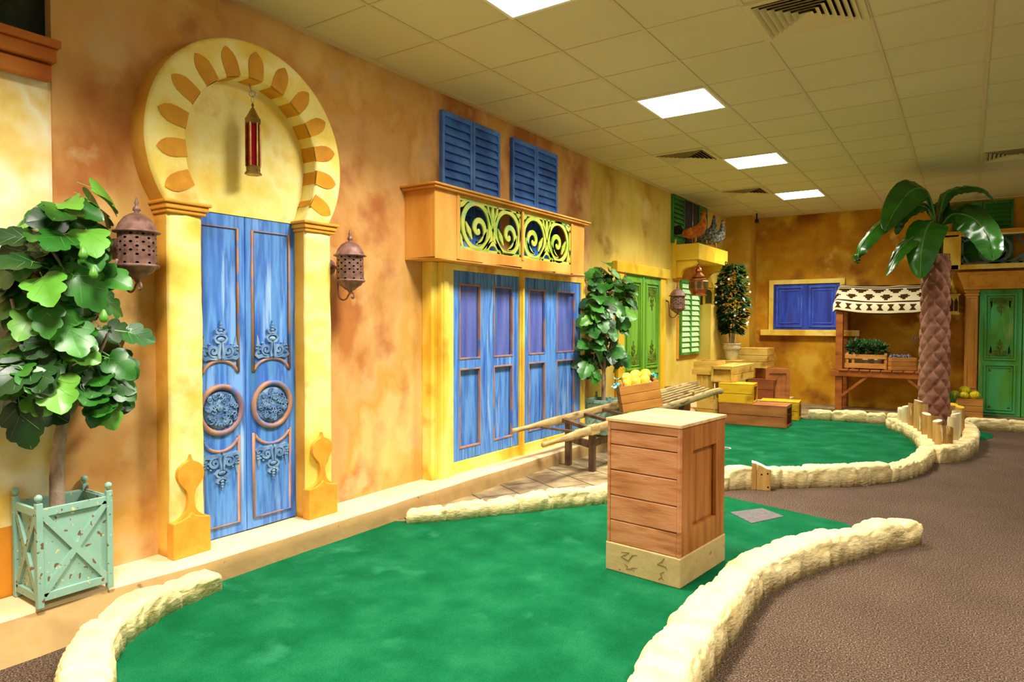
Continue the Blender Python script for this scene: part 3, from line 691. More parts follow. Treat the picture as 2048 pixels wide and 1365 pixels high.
def wall_lantern(y, z, x, label, s=1., wide=1.):
    t = thing('sconce_lantern', label, 'lantern', (x, y, z), group='pierced metal wall lanterns')
    def S(p): return [(r*s*wide, h*s) for r, h in p]
    mb = MB(); mb.lathe(S([(0, .435), (.004, .43), (.006, .415), (.011, .405), (.006, .395), (.016, .38), (.018, .37), (.008, .36), (.03, .352), (.056, .335), (.078, .305), (.09, .275), (.104, .268), (.104, .262), (.088, .258)]), 26)
    mb.build('dome_roof', 'rust_metal', t)
    mb = MB(); perforated(mb, .088*s*wide, .084*s*wide, .105*s, .262*s, 20, 8, lambda i, j: (.3 if (i+j) % 2 == 0 else (.12 if j % 2 else 0)) if j != 1 else 0)
    mb.build('pierced_drum', 'rust_metal', t, weld=False)
    mb = MB(); mb.lathe(S([(0, .255), (.07, .25), (.07, .11), (0, .108)]), 16); mb.build('inner_shade', 'dark_void', t)
    mb = MB(); mb.lathe(S([(.084, .112), (.096, .108), (.096, .098), (.08, .09), (.07, .075), (.05, .062), (.03, .045), (.018, .04), (.012, .03), (.006, .02), (0, .018)]), 24); mb.build('base_cup', 'rust_metal', t)
    mb = MB(); pts = [(0, .03*s), (-.012*s, .012*s)]
    arm = [(-x+.012, 0, .20*s), (-.13*s, 0, .19*s), (-.115*s, 0, .14*s), (-.115*s, 0, .03*s), (-.10*s, 0, -.005*s), (-.07*s, 0, -.02*s), (-.035*s, 0, -.012*s), (-.012*s, 0, .015*s), (.01*s, 0, .026*s), (.03*s, 0, .018*s), (.034*s, 0, -.002*s), (.022*s, 0, -.012*s), (.012*s, 0, -.002*s)]
    R = Matrix.Rotation(radians(40), 4, 'Z')
    mb.tube([p for p in smoothpath(arm, 4)], .0055*s, 7)
    mb.tube(smoothpath([(-x+.012, 0, .23*s), (-x+.03, 0, .215*s), (-.115*s, 0, .19*s)], 4), .005*s, 7)
    mb.build('scroll_bracket', 'rust_metal', t)
    mb = MB(); mb.T = Matrix.Translation((-x+.008, 0, .2*s)) @ Matrix.Rotation(radians(90), 4, 'Y')
    mb.lathe([(0, .03), (.012, .028), (.02, .016), (.036, .012), (.05, .0), (.05, -.006)], 18, squash=1.); mb.T = None
    mb.build('wall_plate', 'rust_metal', t)
    return t
wall_lantern(-1.135, 1.53, .2, 'pierced metal wall lantern left of the keyhole arch, half behind the fig leaves')
wall_lantern(.215, 1.53, .2, 'pierced metal wall lantern right of the keyhole arch on the bare orange wall')
wall_lantern(4.44, 1.53, .2, 'pierced wall lantern left of the green double doors, overlapped by the far fig tree')
wall_lantern(6.15, 1.46, .2, 'pierced wall lantern between the green double doors and the light green shutters', 1.05, 1.1)

# ================================================================ left wall: cornice of the cream house, palms of the mural
C_ = thing('cornice', 'burnt orange moulded wooden cornice at the top left corner', 'cornice', (0, 0, 0), LEFT)
mb = MB(); mb.box(-4.2, -.045, 2.46, -1.425, 0, 2.53); mb.box(-4.2, -.075, 2.538, -1.415, 0, 2.60); mb.box(-4.2, -.10, 2.60, -1.405, 0, 2.635)
C_b = mb.build('molding', 'burnt_wood', C_, bevel=.006)
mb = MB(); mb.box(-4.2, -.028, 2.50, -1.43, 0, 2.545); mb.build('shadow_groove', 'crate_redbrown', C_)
PF = thing('palm_mural', 'dark palm fronds above the orange cornice at the top left', 'palm fronds', (-.05, -1.7, 2.6), LEFT)
rn = random.Random(4)
for k in range(5):
    mb = MB(); a = radians(35+34*k); L = .42+.1*rn.random(); bx = .1*k-.25
    st = [(bx+L*q*cos(a), -.012-.02*q, .02+L*q*sin(a)-.25*q*q*L) for q in [i/12 for i in range(13)]]
    mb.tube(st, [.006*(1-.06*i) for i in range(13)], 5)
    for i in range(1, 13):
        for sg in (-1, 1):
            p = Vector(st[i]); b = a+sg*radians(48); l = .16*(1.1-i/14)
            t = p+Vector((l*cos(b), -.01, l*sin(b)-.03)); w = Vector((-sin(b), 0, cos(b)))*.009
            mb.add([p-w, p+w, t], [(0, 1, 2)])
    mb.build('frond', 'palm_dark', PF, weld=False)

# ================================================================ left wall: louvered shutters
def louver_leaf(x0, x1, z0, z1, parent, m, n, y=-.0, th=.035, st=.032, slat=None, ang=32, back=None, mul=None):
    mb = MB(); mb.frame(x0, z0, x1, z1, st, y, y-th, wt=st*1.3, wb=st*1.3)
    if mul: mb.box(mul-.012, y-th, z0+st, mul+.012, y, z1-st)
    fr = mb.build('leaf_frame', m, parent, bevel=.003)
    zz0, zz1 = z0+st*1.3, z1-st*1.3; p = (zz1-zz0)/n
    sl = slat or m; mb = MB()
    for i in range(n):
        z = zz0+p*(i+.5); h = p*.54; dy = th*.40
        mb.add([(x0+st, y-th*.5-dy, z-h), (x1-st, y-th*.5-dy, z-h), (x1-st, y-th*.5+dy, z+h), (x0+st, y-th*.5+dy, z+h),
                (x0+st, y-th*.5-dy-.006, z-h+.004), (x1-st, y-th*.5-dy-.006, z-h+.004), (x1-st, y-th*.5+dy-.004, z+h+.005), (x0+st, y-th*.5+dy-.004, z+h+.005)],
               [(0, 1, 2, 3), (7, 6, 5, 4), (0, 4, 5, 1), (1, 5, 6, 2), (2, 6, 7, 3), (3, 7, 4, 0)], False)
    mb.build('slats', sl, fr)
    mb = MB(); mb.box(x0+st*.5, y-.004, z0+st*.5, x1-st*.5, y, z1-st*.5); mb.build('shadow_board', back or 'dark_void', fr)
    return fr
def shutter_pair(x0, x1, z0, z1, label, m, n, rot=LEFT, loc=(0, 0, 0), hinge=True, **k):
    t = thing('louvered_shutter', label, 'shutter', loc, rot, k.pop('group', None)); c = (x0+x1)/2
    louver_leaf(x0, c-.003, z0, z1, t, m, n, **k); louver_leaf(c+.003, x1, z0, z1, t, m, n, **k)
    if hinge:
        for z in (z0+(z1-z0)*.25, z0+(z1-z0)*.8):
            mb = MB(); mb.box(c-.012, -.04, z-.03, c+.012, -.036, z+.03); mb.tube([(c, -.040, z-.03), (c, -.040, z+.03)], .005, 6); mb.build('hinge', m, t)
    return t
shutter_pair(1.34, 2.14, 1.88, 3.06, 'left pair of blue louvered shutters above the wooden balcony', 'blue_shutter_paint', 16, group='blue louvered shutters')
shutter_pair(2.34, 3.16, 1.88, 3.07, 'right pair of blue louvered shutters above the wooden balcony', 'blue_shutter_paint', 16, group='blue louvered shutters')

# ================================================================ left wall: balcony front with fretwork
def fret(mb, x0, z0, w, h, y0, y1, mir=1):
    """cut-out scrolls: two big rings with curling leaves, inside a thin border"""
    def X(x): return x0+w/2+mir*(x-.5)*w
    def Zf(z): return z0+z*h
    def rib(p, wd): mb.ribbon([(X(x), Zf(z)) for x, z in p], [q*h for q in wd] if isinstance(wd, list) else wd*h, y0, y1)
    a = h/w
    def el(cx, cz, r, s, e, n=26): return [(cx+a*r*cos(radians(s+(e-s)*i/n)), cz+r*sin(radians(s+(e-s)*i/n))) for i in range(n+1)]
    n = 27
    for cx, cz, m in ((.27, .50, 1), (.77, .48, 1)):
        rib(el(cx, cz, .45, 60, 420, 34), .095)
        sp = [(cx+a*(.36-.31*i/n)*cos(radians(-100+400*i/n))*.8+a*.05*m, cz-.06+(.36-.31*i/n)*sin(radians(-100+400*i/n))*.85) for i in range(n+1)]
        rib(sp, [.04+.07*min(1, i/9)*(1 if i < 20 else .8) for i in range(n+1)])
        mb.ball((X(sp[-1][0]), (y0+y1)/2, Zf(sp[-1][1])), (.055*h, abs(y1-y0)*.5, .055*h), 10, 6)
        rib([(cx+a*.02, cz-.36), (cx+a*.16, cz-.30), (cx+a*.30, cz-.16), (cx+a*.36, cz-.02)], [.02, .10, .09, .01])
        rib([(cx-a*.36, cz+.05), (cx-a*.25, cz-.12), (cx-a*.16, cz-.28)], [.02, .12, .03])
    rib([(.52, .98), (.52, .78), (.52, .62)], [.05, .12, .01])
    rib([(.44, .98), (.455, .82), (.50, .60), (.52, .45)], [.04, .08, .08, .05]); rib([(.60, .98), (.585, .82), (.54, .60), (.52, .45)], [.04, .08, .08, .05])
    rib([(.52, .5), (.50, .3), (.43, .14), (.36, .02)], [.05, .10, .10, .06]); rib([(.52, .5), (.54, .3), (.61, .14), (.68, .02)], [.05, .10, .10, .06])
    rib(el(.52, .0, .2, 180, 0, 12), .09); rib([(.0, .80), (.06, .88), (.12, .96)], [.05, .10, .05]); rib([(.0, .35), (.03, .22), (.06, .05)], [.05, .09, .05]); rib([(.99, .85), (.95, .92), (.92, .98)], [.05, .1, .05])
    rib([(.0, .03), (1, .03)], .05); rib([(0, .97), (1, .97)], .05); rib([(.012, 0), (.012, 1)], .05); rib([(.988, 0), (.988, 1)], .05)

B = thing('balcony', 'wooden balcony front with two lime green scroll panels above the blue folding doors', 'balcony', (0, 0, 0), LEFT)
mb = MB(); Z0, Z1 = 1.835, 2.345
mb.box(.94, -.285, Z0, .965, 0, Z1); mb.box(3.215, -.285, Z0, 3.24, 0, Z1)
mb.box(.94, -.30, Z0, 1.19, -.275, Z1); mb.box(2.985, -.30, Z0, 3.24, -.275, Z1); mb.box(1.17, -.30, Z0, 3.0, -.275, Z0+.095); mb.box(1.17, -.30, Z1-.02, 3.0, -.275, Z1)
mb.box(1.19, -.308, Z0+.01, 1.222, -.27, Z1); mb.box(2.962, -.308, Z0+.01, 2.994, -.27, Z1); mb.box(2.085, -.308, Z0+.07, 2.115, -.27, Z1)
mb.box(.94, -.30, Z0, 3.24, 0, Z0+.015)
mb.build('box_front', 'orange_wood', B, bevel=.004)
mb = MB(); mb.box(.90, -.335, Z1, 3.28, 0, Z1+.018); mb.box(.885, -.35, Z1+.018, 3.295, 0, Z1+.034); mb.build('top_rail', 'orange_wood', B, bevel=.006)
for x0, x1, m in ((1.222, 2.085, 1), (2.115, 2.962, -1)):
    mb = MB(); fret(mb, x0, Z0+.095, x1-x0, Z1-.02-Z0-.095, -.28, -.292, m); mb.build('scroll_panel', 'fret_green', B, weld=False)

# ================================================================ left wall: blue folding doors in a yellow frame
F = thing('door_frame', 'yellow moulded timber frame around the four blue folding doors', 'door frame', (0, 0, 0), LEFT)
mb = MB()
mb.box(1.13, -.10, .135, 1.20, 0, 1.835); mb.box(1.20, -.14, .13, 1.30, 0, 1.835); mb.box(1.225, -.15, .13, 1.275, 0, 1.835); mb.box(1.30, -.125, .13, 1.37, 0, 1.835)
mb.build('fluted_jamb', 'yellow_frame', F, bevel=.006)
mb = MB(); mb.box(3.525, -.125, .13, 3.60, 0, 1.835); mb.box(3.545, -.14, .13, 3.58, 0, 1.835); mb.build('right_jamb', 'yellow_frame', F, bevel=.006)
mb = MB(); mb.box(2.335, -.125, .13, 2.405, 0, 1.835); mb.box(2.35, -.14, .13, 2.39, 0, 1.835); mb.build('mullion', 'yellow_frame', F, bevel=.006)
for x0, x1 in ((1.37, 2.335), (2.405, 3.525)):
    mb = MB(); mb.box(x0, -.115, .13, x1, 0, .235); mb.build('sill_board', 'yellow_frame', F, bevel=.004)
    mb = MB(); mb.box(x0, -.115, 1.785, x1, 0, 1.835); mb.build('head_board', 'yellow_frame', F, bevel=.004)
D2 = thing('door_2', 'four blue panelled folding doors in the yellow frame', 'door', (0, 0, 0), LEFT, kind='structure')
for x0, x1 in ((1.372, 1.845), (1.849, 2.333), (2.407, 2.90), (2.904, 3.523)):
    mb = MB(); y = -.105; w = x1-x0; s0 = w*.2
    mb.box(x0, y, .237, x0+s0, -.02, 1.783); mb.box(x1-s0, y, .237, x1, -.02, 1.783)
    for a, b in ((.237, .335), (.985, 1.065), (1.68, 1.783)): mb.box(x0+s0, y, a, x1-s0, -.02, b)
    mb.box(x0+s0, y+.03, .3, x1-s0, -.02, 1.0)
    lf = mb.build('door_leaf', 'blue_door_paint', D2, bevel=.003)
    mb = MB(); mb.box(x0+s0, y+.026, 1.05, x1-s0, -.02, 1.7); mb.build('woven_panel', 'blue_mesh_paint', lf)
    for a, b in ((.335, .985), (1.065, 1.68)):
        mb = MB(); mb.frame(x0+s0-.004, a-.004, x1-s0+.004, b+.004, .015, y+.02, y-.005); mb.build('panel_molding', 'copper_edge', lf, bevel=.003)

# ================================================================ left wall: green double doors
F3 = thing('door_frame', 'plain yellow frame with a lintel board around the light green double doors', 'door frame', (0, 0, 0), LEFT)
mb = MB(); mb.box(4.50, -.07, 1.975, 6.22, 0, 2.105); mb.build('lintel', 'yellow_paint', F3, bevel=.008)
mb = MB(); mb.box(4.60, -.045, .13, 4.775, 0, 1.975); mb.build('jamb', 'yellow_paint', F3, bevel=.008)
mb = MB(); mb.box(5.955, -.045, .13, 6.13, 0, 1.975); mb.build('jamb', 'yellow_paint', F3, bevel=.008)
D3 = thing('door_3', 'light green double doors with raised scroll carving', 'door', (0, 0, 0), LEFT, kind='structure')
def carved_leaf(parent, x0, x1, zb, zt, m, rel, split, y=-.025, md=.02):
    mb = MB(); mb.box(x0, y, zb, x1, 0, zt)
    lf = mb.build('door_leaf', m, parent, bevel=.004); e = (x1-x0)*.13
    mb = MB()
    for a, b in ((split+.03, zt-e), (zb+e*.7, split-.03)):
        mb = MB(); mb.frame(x0+e, a, x1-e, b, e*.3, y, y-md); mb.frame(x0+e*1.6, a+e*.6, x1-e*1.6, b-e*.6, e*.2, y, y-md*.7)
        mb.build('panel_molding', m, lf, bevel=.003)
    mb = MB(); c = (x0+x1)/2; w = (x1-x0)*.5; a, b = split+.03+e*1.0, zt-e*2.0; hh = (b-a)
    fleur(mb, c, a, hh*.30, w, y, y-.012); fleur(mb, c, b, hh*.30, w, y, y-.012, -1)
    for cx in (x0+e*2.1, x1-e*2.1):
        for cz in (a, b-e*.2, zb+e*1.9, split-.03-e*1.4): mb.ball((cx, y, cz), (e*.28, .008, e*.28), 8, 5)
    mb.build('scroll_carving', rel, lf)
    return lf
carved_leaf(D3, 4.777, 5.36, .135, 1.973, 'green_door_paint', 'relief_green', .74); carved_leaf(D3, 5.37, 5.953, .135, 1.973, 'green_door_paint', 'relief_green', .74)
mb = MB(); mb.box(5.345, -.04, .135, 5.385, 0, 1.973); mb.build('cover_strip', 'green_door_paint', D3, bevel=.006)
# ================================================================ plants: shared leaf makers
FIG = [(0, .0), (-.08, .14), (-.02, .29), (.12, .40), (.28, .46), (.40, .42), (.46, .31), (.54, .36), (.65, .38), (.75, .32), (.79, .22), (.87, .20), (.95, .11), (1.0, .0)]
def leaf_mesh(mb, outline, p, d, up, L, wd, fold, droop, mi=0, vein=None, curl=0.):
    """one lobed leaf from its base p along d, folded along the midrib and drooping to the tip"""
    d = Vector(d).normalized(); s = d.cross(Vector(up))
    if s.length < 1e-3: s = d.cross(Vector((1, 0, 0)))
    s.normalize(); u = s.cross(d); p = Vector(p)
    def W(x, y, e=0): return p + d*(x*L) + s*(y*L*wd) + u*(abs(y)*L*fold - droop*L*x*x + curl*L*sin(y*9)*.05 + e)
    k = len(outline); old = mb.m; mb.m = mi
    mid = [W(max(0, min(1, x*.92+.02)), 0) for x, y in outline]
    for sg in (-1, 1):
        ed = [W(x, sg*y) for x, y in outline]; md = [W(max(0, min(1, x*.96+.01)), sg*y*.5, -.012*L) for x, y in outline]
        v = mid+md+ed; f = []
        for i in range(k-1): f += [(i, i+1, k+i+1, k+i), (k+i, k+i+1, 2*k+i+1, 2*k+i)]
        mb.add(v, f, True)
    if vein is not None:
        mb.m = vein
        for tx, ty, b in ((.98, 0, .0), (.34, .36, .05), (.34, -.36, .05), (.66, .28, .25), (.66, -.28, .25)):
            a = W(b, 0, .002); c = W(tx, ty, .003); w = s*(.009*L) if ty == 0 else d*(.007*L)
            mb.add([a-w, a+w, c+w*.3, c-w*.3], [(0, 1, 2, 3)], True)
    mb.m = old

def fig_tree(root, trunk, branches, blobs, n, seed, size, wall=.02, tips=True):
    """trunk / branches as tubes (local coordinates), leaves scattered on the surface of ellipsoid blobs"""
    rn = random.Random(seed); mb = MB()
    P = smoothpath(trunk[0], 6); r0, r1 = trunk[1]
    mb.tube([p+Vector((.004*noise.noise((p.z*9, 1, seed)), .004*noise.noise((p.z*9, 5, seed)), 0)) for p in P], [r0+(r1-r0)*(i/(len(P)-1))**.8*(1+.0) + .004*noise.noise((i*.7, seed, 2)) for i in range(len(P))], 10)
    mb.build('trunk', 'bark', root, weld=False)
    for b, ra, rb in branches:
        mb = MB(); Q = smoothpath(b, 5); mb.tube(Q, [ra+(rb-ra)*i/(len(Q)-1) for i in range(len(Q))], 7); mb.build('branch', 'bark', root, weld=False)
    mb = MB()
    for i in range(n):
        c, r = rn.choice(blobs); a = rn.uniform(0, 2*pi); zz = rn.uniform(-1, 1); q = sqrt(1-zz*zz); k = rn.uniform(.45, 1)**.5
        nrm = Vector((q*cos(a), q*sin(a), zz)); p = Vector((c[0]+r[0]*nrm.x*k, c[1]+r[1]*nrm.y*k, c[2]+r[2]*nrm.z*k))
        L = size*rn.uniform(.65, 1.15)
        out = Vector((nrm.x, nrm.y, nrm.z*.3-.28)).normalized(); d = (out+Vector((rn.uniform(-.5, .5), rn.uniform(-.5, .5), rn.uniform(-.5, .2)))).normalized()
        tip = p+d*L; lx = root.location.x
        if tip.x+lx < wall+.02: d.x = abs(d.x)*.6+.1; d.normalize()
        if p.x+lx < wall+.01: p.x = wall+.02-lx
        up = (nrm*.7+Vector((.75, -.5, .45))*1.1+Vector((rn.uniform(-.4, .4), rn.uniform(-.4, .4), rn.uniform(-.3, .3)))).normalized()
        pr = rn.random(); mi = 0 if pr < .66 else (1 if pr < .86 else 2)
        base = p-d*L*.35
        leaf_mesh(mb, FIG, base, d, up, L, 1.05, rn.uniform(-.05, .25), rn.uniform(.05, .45), mi, 3, rn.uniform(-1, 1))
        mb.m = 3; st = base-d*L*.4+Vector((0, 0, -.01)); w = d.cross(up).normalized()*.0022
        mb.add([st-w, st+w, base+w, base-w], [(0, 1, 2, 3)])
    mn = wall+.004-root.location.x
    for v in mb.v:
        if v.x < mn: v.x = mn + (mn-v.x)*.15
    mb.build('foliage', ['fig_leaf', 'fig_leaf_deep', 'fig_leaf_light', 'leaf_vein'], root, weld=False)

def planter(loc, sx, sy, h, label, flare=1.0, rot=0.):
    t = thing('planter', label, 'planter', loc, rot, group='mint green wooden planters')
    a, b = sx/2, sy/2; p = .022
    mb = MB(); mb.box(-a+.012, -b+.012, .03, -a+.022, b-.012, h-.03); mb.box(a-.022, -b+.012, .03, a-.012, b-.012, h-.03)
    mb.box(-a+.022, -b+.012, .03, a-.022, -b+.022, h-.03); mb.box(-a+.022, b-.022, .03, a-.022, b-.012, h-.03); mb.box(-a+.02, -b+.02, .03, a-.02, b-.02, .05)
    mb.build('side_panels', 'planter_paint', t)
    for sx_ in (-1, 1):
        for z in (.025, h-.06):
            mb = MB(); mb.box(-a, sx_*b-(.014 if sx_ > 0 else 0), z, a, sx_*b+(.014 if sx_ < 0 else 0), z+.035); mb.build('rail', 'planter_paint', t, bevel=.002)
            mb = MB(); mb.box(sx_*a-(.014 if sx_ > 0 else 0), -b, z, sx_*a+(.014 if sx_ < 0 else 0), b, z+.035); mb.build('rail', 'planter_paint', t, bevel=.002)
    for sg in (-1, 1):
        mb = MB(); y = sg*(b-.006); mb.bar((-a+.02, y, .05), (a-.02, y, h-.05), .026, .012, (0, 1, 0)); mb.bar((a-.02, y*.999, .05), (-a+.02, y*.999, h-.05), .026, .0125, (0, 1, 0)); mb.build('cross_brace', 'planter_paint', t)
        mb = MB(); x = sg*(a-.006); mb.bar((x, -b+.02, .05), (x, b-.02, h-.05), .026, .012, (1, 0, 0)); mb.bar((x*.999, b-.02, .05), (x*.999, -b+.02, h-.05), .026, .0125, (1, 0, 0)); mb.build('cross_brace', 'planter_paint', t)
    for i, (x, y) in enumerate(((-1, -1), (1, -1), (1, 1), (-1, 1))):
        mb = MB(); cx, cy = x*(a-p/2+.002), y*(b-p/2+.002); mb.box(cx-p/2-.002, cy-p/2-.002, 0, cx+p/2+.002, cy+p/2+.002, h)
        po = mb.build('corner_post', 'planter_paint', t, bevel=.002)
        mb = MB(); mb.lathe([(.008, h), (.006, h+.006), (.013, h+.012), (.016, h+.022), (.013, h+.032), (.005, h+.037), (0, h+.038)], 12, (cx, cy, 0)); mb.build('ball_finial', 'planter_paint', po)
    mb = MB(); mb.box(-a+.02, -b+.02, .05, a-.02, b-.02, h*.72); mb.build('earth', 'soil', t)
    return t
planter((.139, -1.448, .139), .25, .30, .45, 'chipped mint green planter with crossed braces at the left edge, holding the big fig tree')
FT = thing('fig_tree', 'big leafy fig tree at the left edge in front of the cream wall', 'tree', (.145, -1.475, .46))
fig_tree(FT, ([(0, 0, 0), (.0, .005, .25), (.01, .02, .42), (.0, .06, .62), (.02, .09, .85), (.0, .10, 1.1), (.02, .06, 1.35)], (.034, .012)),
         [([(.0, .015, .4), (.02, .09, .56), (.03, .16, .72), (.06, .2, .85)], .016, .006), ([(0, .03, .52), (-.02, -.06, .68), (.0, -.12, .82), (.03, -.17, 1.0)], .016, .006),
          ([(.01, .09, .85), (.04, .2, 1.0), (.05, .25, 1.2)], .014, .006), ([(0, .1, 1.05), (.03, -.03, 1.25), (.05, -.08, 1.4)], .01, .005)],
         [((.05, .02, 1.10), (.18, .23, .36)), ((.06, .10, 1.36), (.15, .16, .22)), ((.05, -.06, .72), (.15, .17, .18)), ((.06, .16, .90), (.17, .16, .30)), ((.05, -.06, 1.12), (.16, .14, .25)), ((.05, -.14, .62), (.12, .09, .14)), ((.07, .15, .58), (.08, .07, .10))],
         150, 3, .178)
for y, z in ((.02, 1.20), (.06, 1.12), (.10, .93)):
    mb = MB(); mb.lathe([(0, .03), (.006, .026), (.016, .0), (.019, -.014), (.012, -.027), (0, -.031)], 12, (.24, y, z)); mb.build('fig_fruit', 'fig_leaf_light', FT)
planter((.23, 3.82, .139), .34, .34, .42, 'mint green planter behind the hand barrow, holding the far fig tree')
FT2 = thing('fig_tree', 'slim fig tree between the blue folding doors and the light green doors', 'tree', (.23, 3.83, .44))
fig_tree(FT2, ([(0, 0, 0), (.0, .0, .25), (.01, -.01, .5), (.0, .03, .8), (.01, .05, 1.1), (0, .0, 1.4)], (.028, .01)),
         [([(0, 0, .38), (.0, -.12, .55), (.02, -.2, .75)], .013, .005), ([(0, .0, .5), (.02, .14, .7), (.03, .25, 1.0), (.03, .27, 1.2)], .014, .005)],
         [((.04, .06, 1.05), (.18, .42, .38)), ((.04, -.05, 1.38), (.14, .25, .22)), ((.04, .38, 1.22), (.14, .2, .25)), ((.02, -.33, .55), (.12, .16, .22)), ((.04, .2, .58), (.12, .3, .12)), ((.04, -.28, .95), (.14, .2, .3))],
         175, 8, .17)

# ================================================================ the tall crate on its plinth
pA, pB, pC = at(1211, 1138, 'z', .006), at(1360, 1180, 'z', .006), at(1450, 1120, 'z', .006)
ex = (pB-pA); ang = atan2(ex.y, ex.x); w = ex.length; dp = (pC-pB).length*.98
PL = thing('stone_plinth', 'sand coloured cracked plinth block under the tall wooden crate', 'plinth', (pA.x, pA.y, .006), ang)
hP = .155
mb = MB(); n = 12
mb.box(0, 0, 0, w, dp, hP); mb.build('block', 'plinth_concrete', PL, bevel=.006)
mb = MB()
for poly in ([(.10, .115), (.15, .12), (.12, .10), (.10, .09), (.145, .075), (.17, .11), (.20, .12)], [(.12, .055), (.14, .045), (.135, .03), (.16, .035), (.175, .045), (.20, .05)],
             [(.36, .14), (.345, .115), (.32, .10), (.37, .095), (.375, .08)], [(.36, .07), (.34, .055), (.345, .035), (.325, .02)], [(.345, .035), (.36, .022)]):
    mb.ribbon([(x*w/.45, z) for x, z in poly], [.004]+[.009]*(len(poly)-2)+[.003], -.0012, .004)
mb.build('crack', 'crack_line', PL, weld=False)
CR = thing('wooden_crate', 'tall cedar crate with five broad front planks standing on the sand coloured plinth', 'crate', (pA.x, pA.y, .161), ang)
H_ = .845-.161; i0 = .006
mb = MB(); zz = [0, .125, .262, .40, .54, .62]
for a, b in zip(zz[:-1], zz[1:]):
    mb.box(i0+.018, i0, a+.002, w-i0-.018, i0+.02, b-.002)
mb.build('front_planks', 'crate_cedar', CR, bevel=.004)
mb = MB(); mb.box(i0, i0-.003, 0, i0+.018, i0+.022, H_-.018); mb.box(w-i0-.018, i0-.003, 0, w-i0, i0+.022, H_-.018); mb.box(i0+.018, i0-.001, .622, w-i0-.018, i0+.02, H_-.018)
mb.build('front_edging', 'crate_cedar', CR, bevel=.003)
mb = MB(); X = w-i0
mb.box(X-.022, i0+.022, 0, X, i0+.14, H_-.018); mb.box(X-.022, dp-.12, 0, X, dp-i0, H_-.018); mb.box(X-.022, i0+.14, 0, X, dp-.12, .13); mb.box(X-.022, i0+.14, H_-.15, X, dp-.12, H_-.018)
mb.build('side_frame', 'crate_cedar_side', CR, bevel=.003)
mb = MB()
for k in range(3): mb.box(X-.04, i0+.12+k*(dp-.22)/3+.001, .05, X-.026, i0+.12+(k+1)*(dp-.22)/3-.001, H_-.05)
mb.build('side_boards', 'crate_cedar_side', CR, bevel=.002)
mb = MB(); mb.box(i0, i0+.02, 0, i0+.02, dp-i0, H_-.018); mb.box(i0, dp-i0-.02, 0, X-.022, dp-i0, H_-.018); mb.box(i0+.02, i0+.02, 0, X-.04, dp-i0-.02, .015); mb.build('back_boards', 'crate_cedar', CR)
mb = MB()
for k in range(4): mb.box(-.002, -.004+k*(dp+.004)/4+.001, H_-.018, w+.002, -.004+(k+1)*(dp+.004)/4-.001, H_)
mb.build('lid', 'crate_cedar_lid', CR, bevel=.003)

# small things on the floor
q = [at(1460, 1026, 'z', .006), at(1503, 1048, 'z', .006), at(1568, 1034, 'z', .006), at(1525, 1018, 'z', .006)]
mb = MB(); mb.prism([(p.x, p.y) for p in q], .006, .010, 'xy'); tag(mb.build('tee_mat', 'tee_mat'), 'square grey tee mat set into the green carpet right of the tall crate', 'mat')
c = at(1462, 898, 'z', .006); mb = MB(); mb.lathe([(.05, 0), (.05, .003), (.043, .003), (.043, 0)], 20); tag(mb.build('hole_cup', 'cup_white', loc=(c.x-.05, c.y, .006)), 'white rim of the hole on the far green beside the tall crate', 'golf hole')
s0 = at(1503, 980, 'z', 0); s1 = at(1536, 983, 'z', 0); a = atan2(s1.y-s0.y, s1.x-s0.x)+.05
ST = thing('wooden_stump', 'short slant topped wooden post in front of the kerb behind the tall crate', 'post', (s0.x, s0.y, 0), a)
w2 = (s1-s0).length+.02
mb = MB(); mb.m = 0
top = [(w2, .175), (w2*.8, .178), (w2*.5, .20), (w2*.25, .215), (0, .222)]
mb.prism([(0, 0), (w2, 0)]+top, 0, .10, 'xz'); mb.build('post', ['log_side'], ST, bevel=.004)
mb = MB()
for (x, z), (x2, z2) in zip(top[:-1], top[1:]): mb.add([(x, .002, z+.001), (x2, .002, z2+.001), (x2, .098, z2+.001), (x, .098, z+.001)], [(0, 1, 2, 3)])
mb.build('sawn_top', 'log_top', ST, weld=False)
mb = MB()
for x, z in ((w2*.52, .13), (w2*.84, .14), (w2*.86, .03)):
    mb.T = Matrix.Translation((x, 0, z)) @ Matrix.Rotation(radians(90), 4, 'X'); mb.lathe([(0, .001), (.007, .001), (.007, -.004)], 10)
mb.T = None; mb.box(w2*.24, -.0008, 0, w2*.255, .004, .2); mb.build('drill_holes', 'dark_void', ST)
mb = MB(); mb.lathe([(0, 0), (.012, 0), (.012, -.09), (.03, -.10), (.034, -.15), (.02, -.16), (0, -.16)], 14); tag(mb.build('ceiling_sensor', 'black_plastic', loc=(.55, 8.9, CEIL)), 'small black sensor hanging from the ceiling near the corner pier', 'sensor')

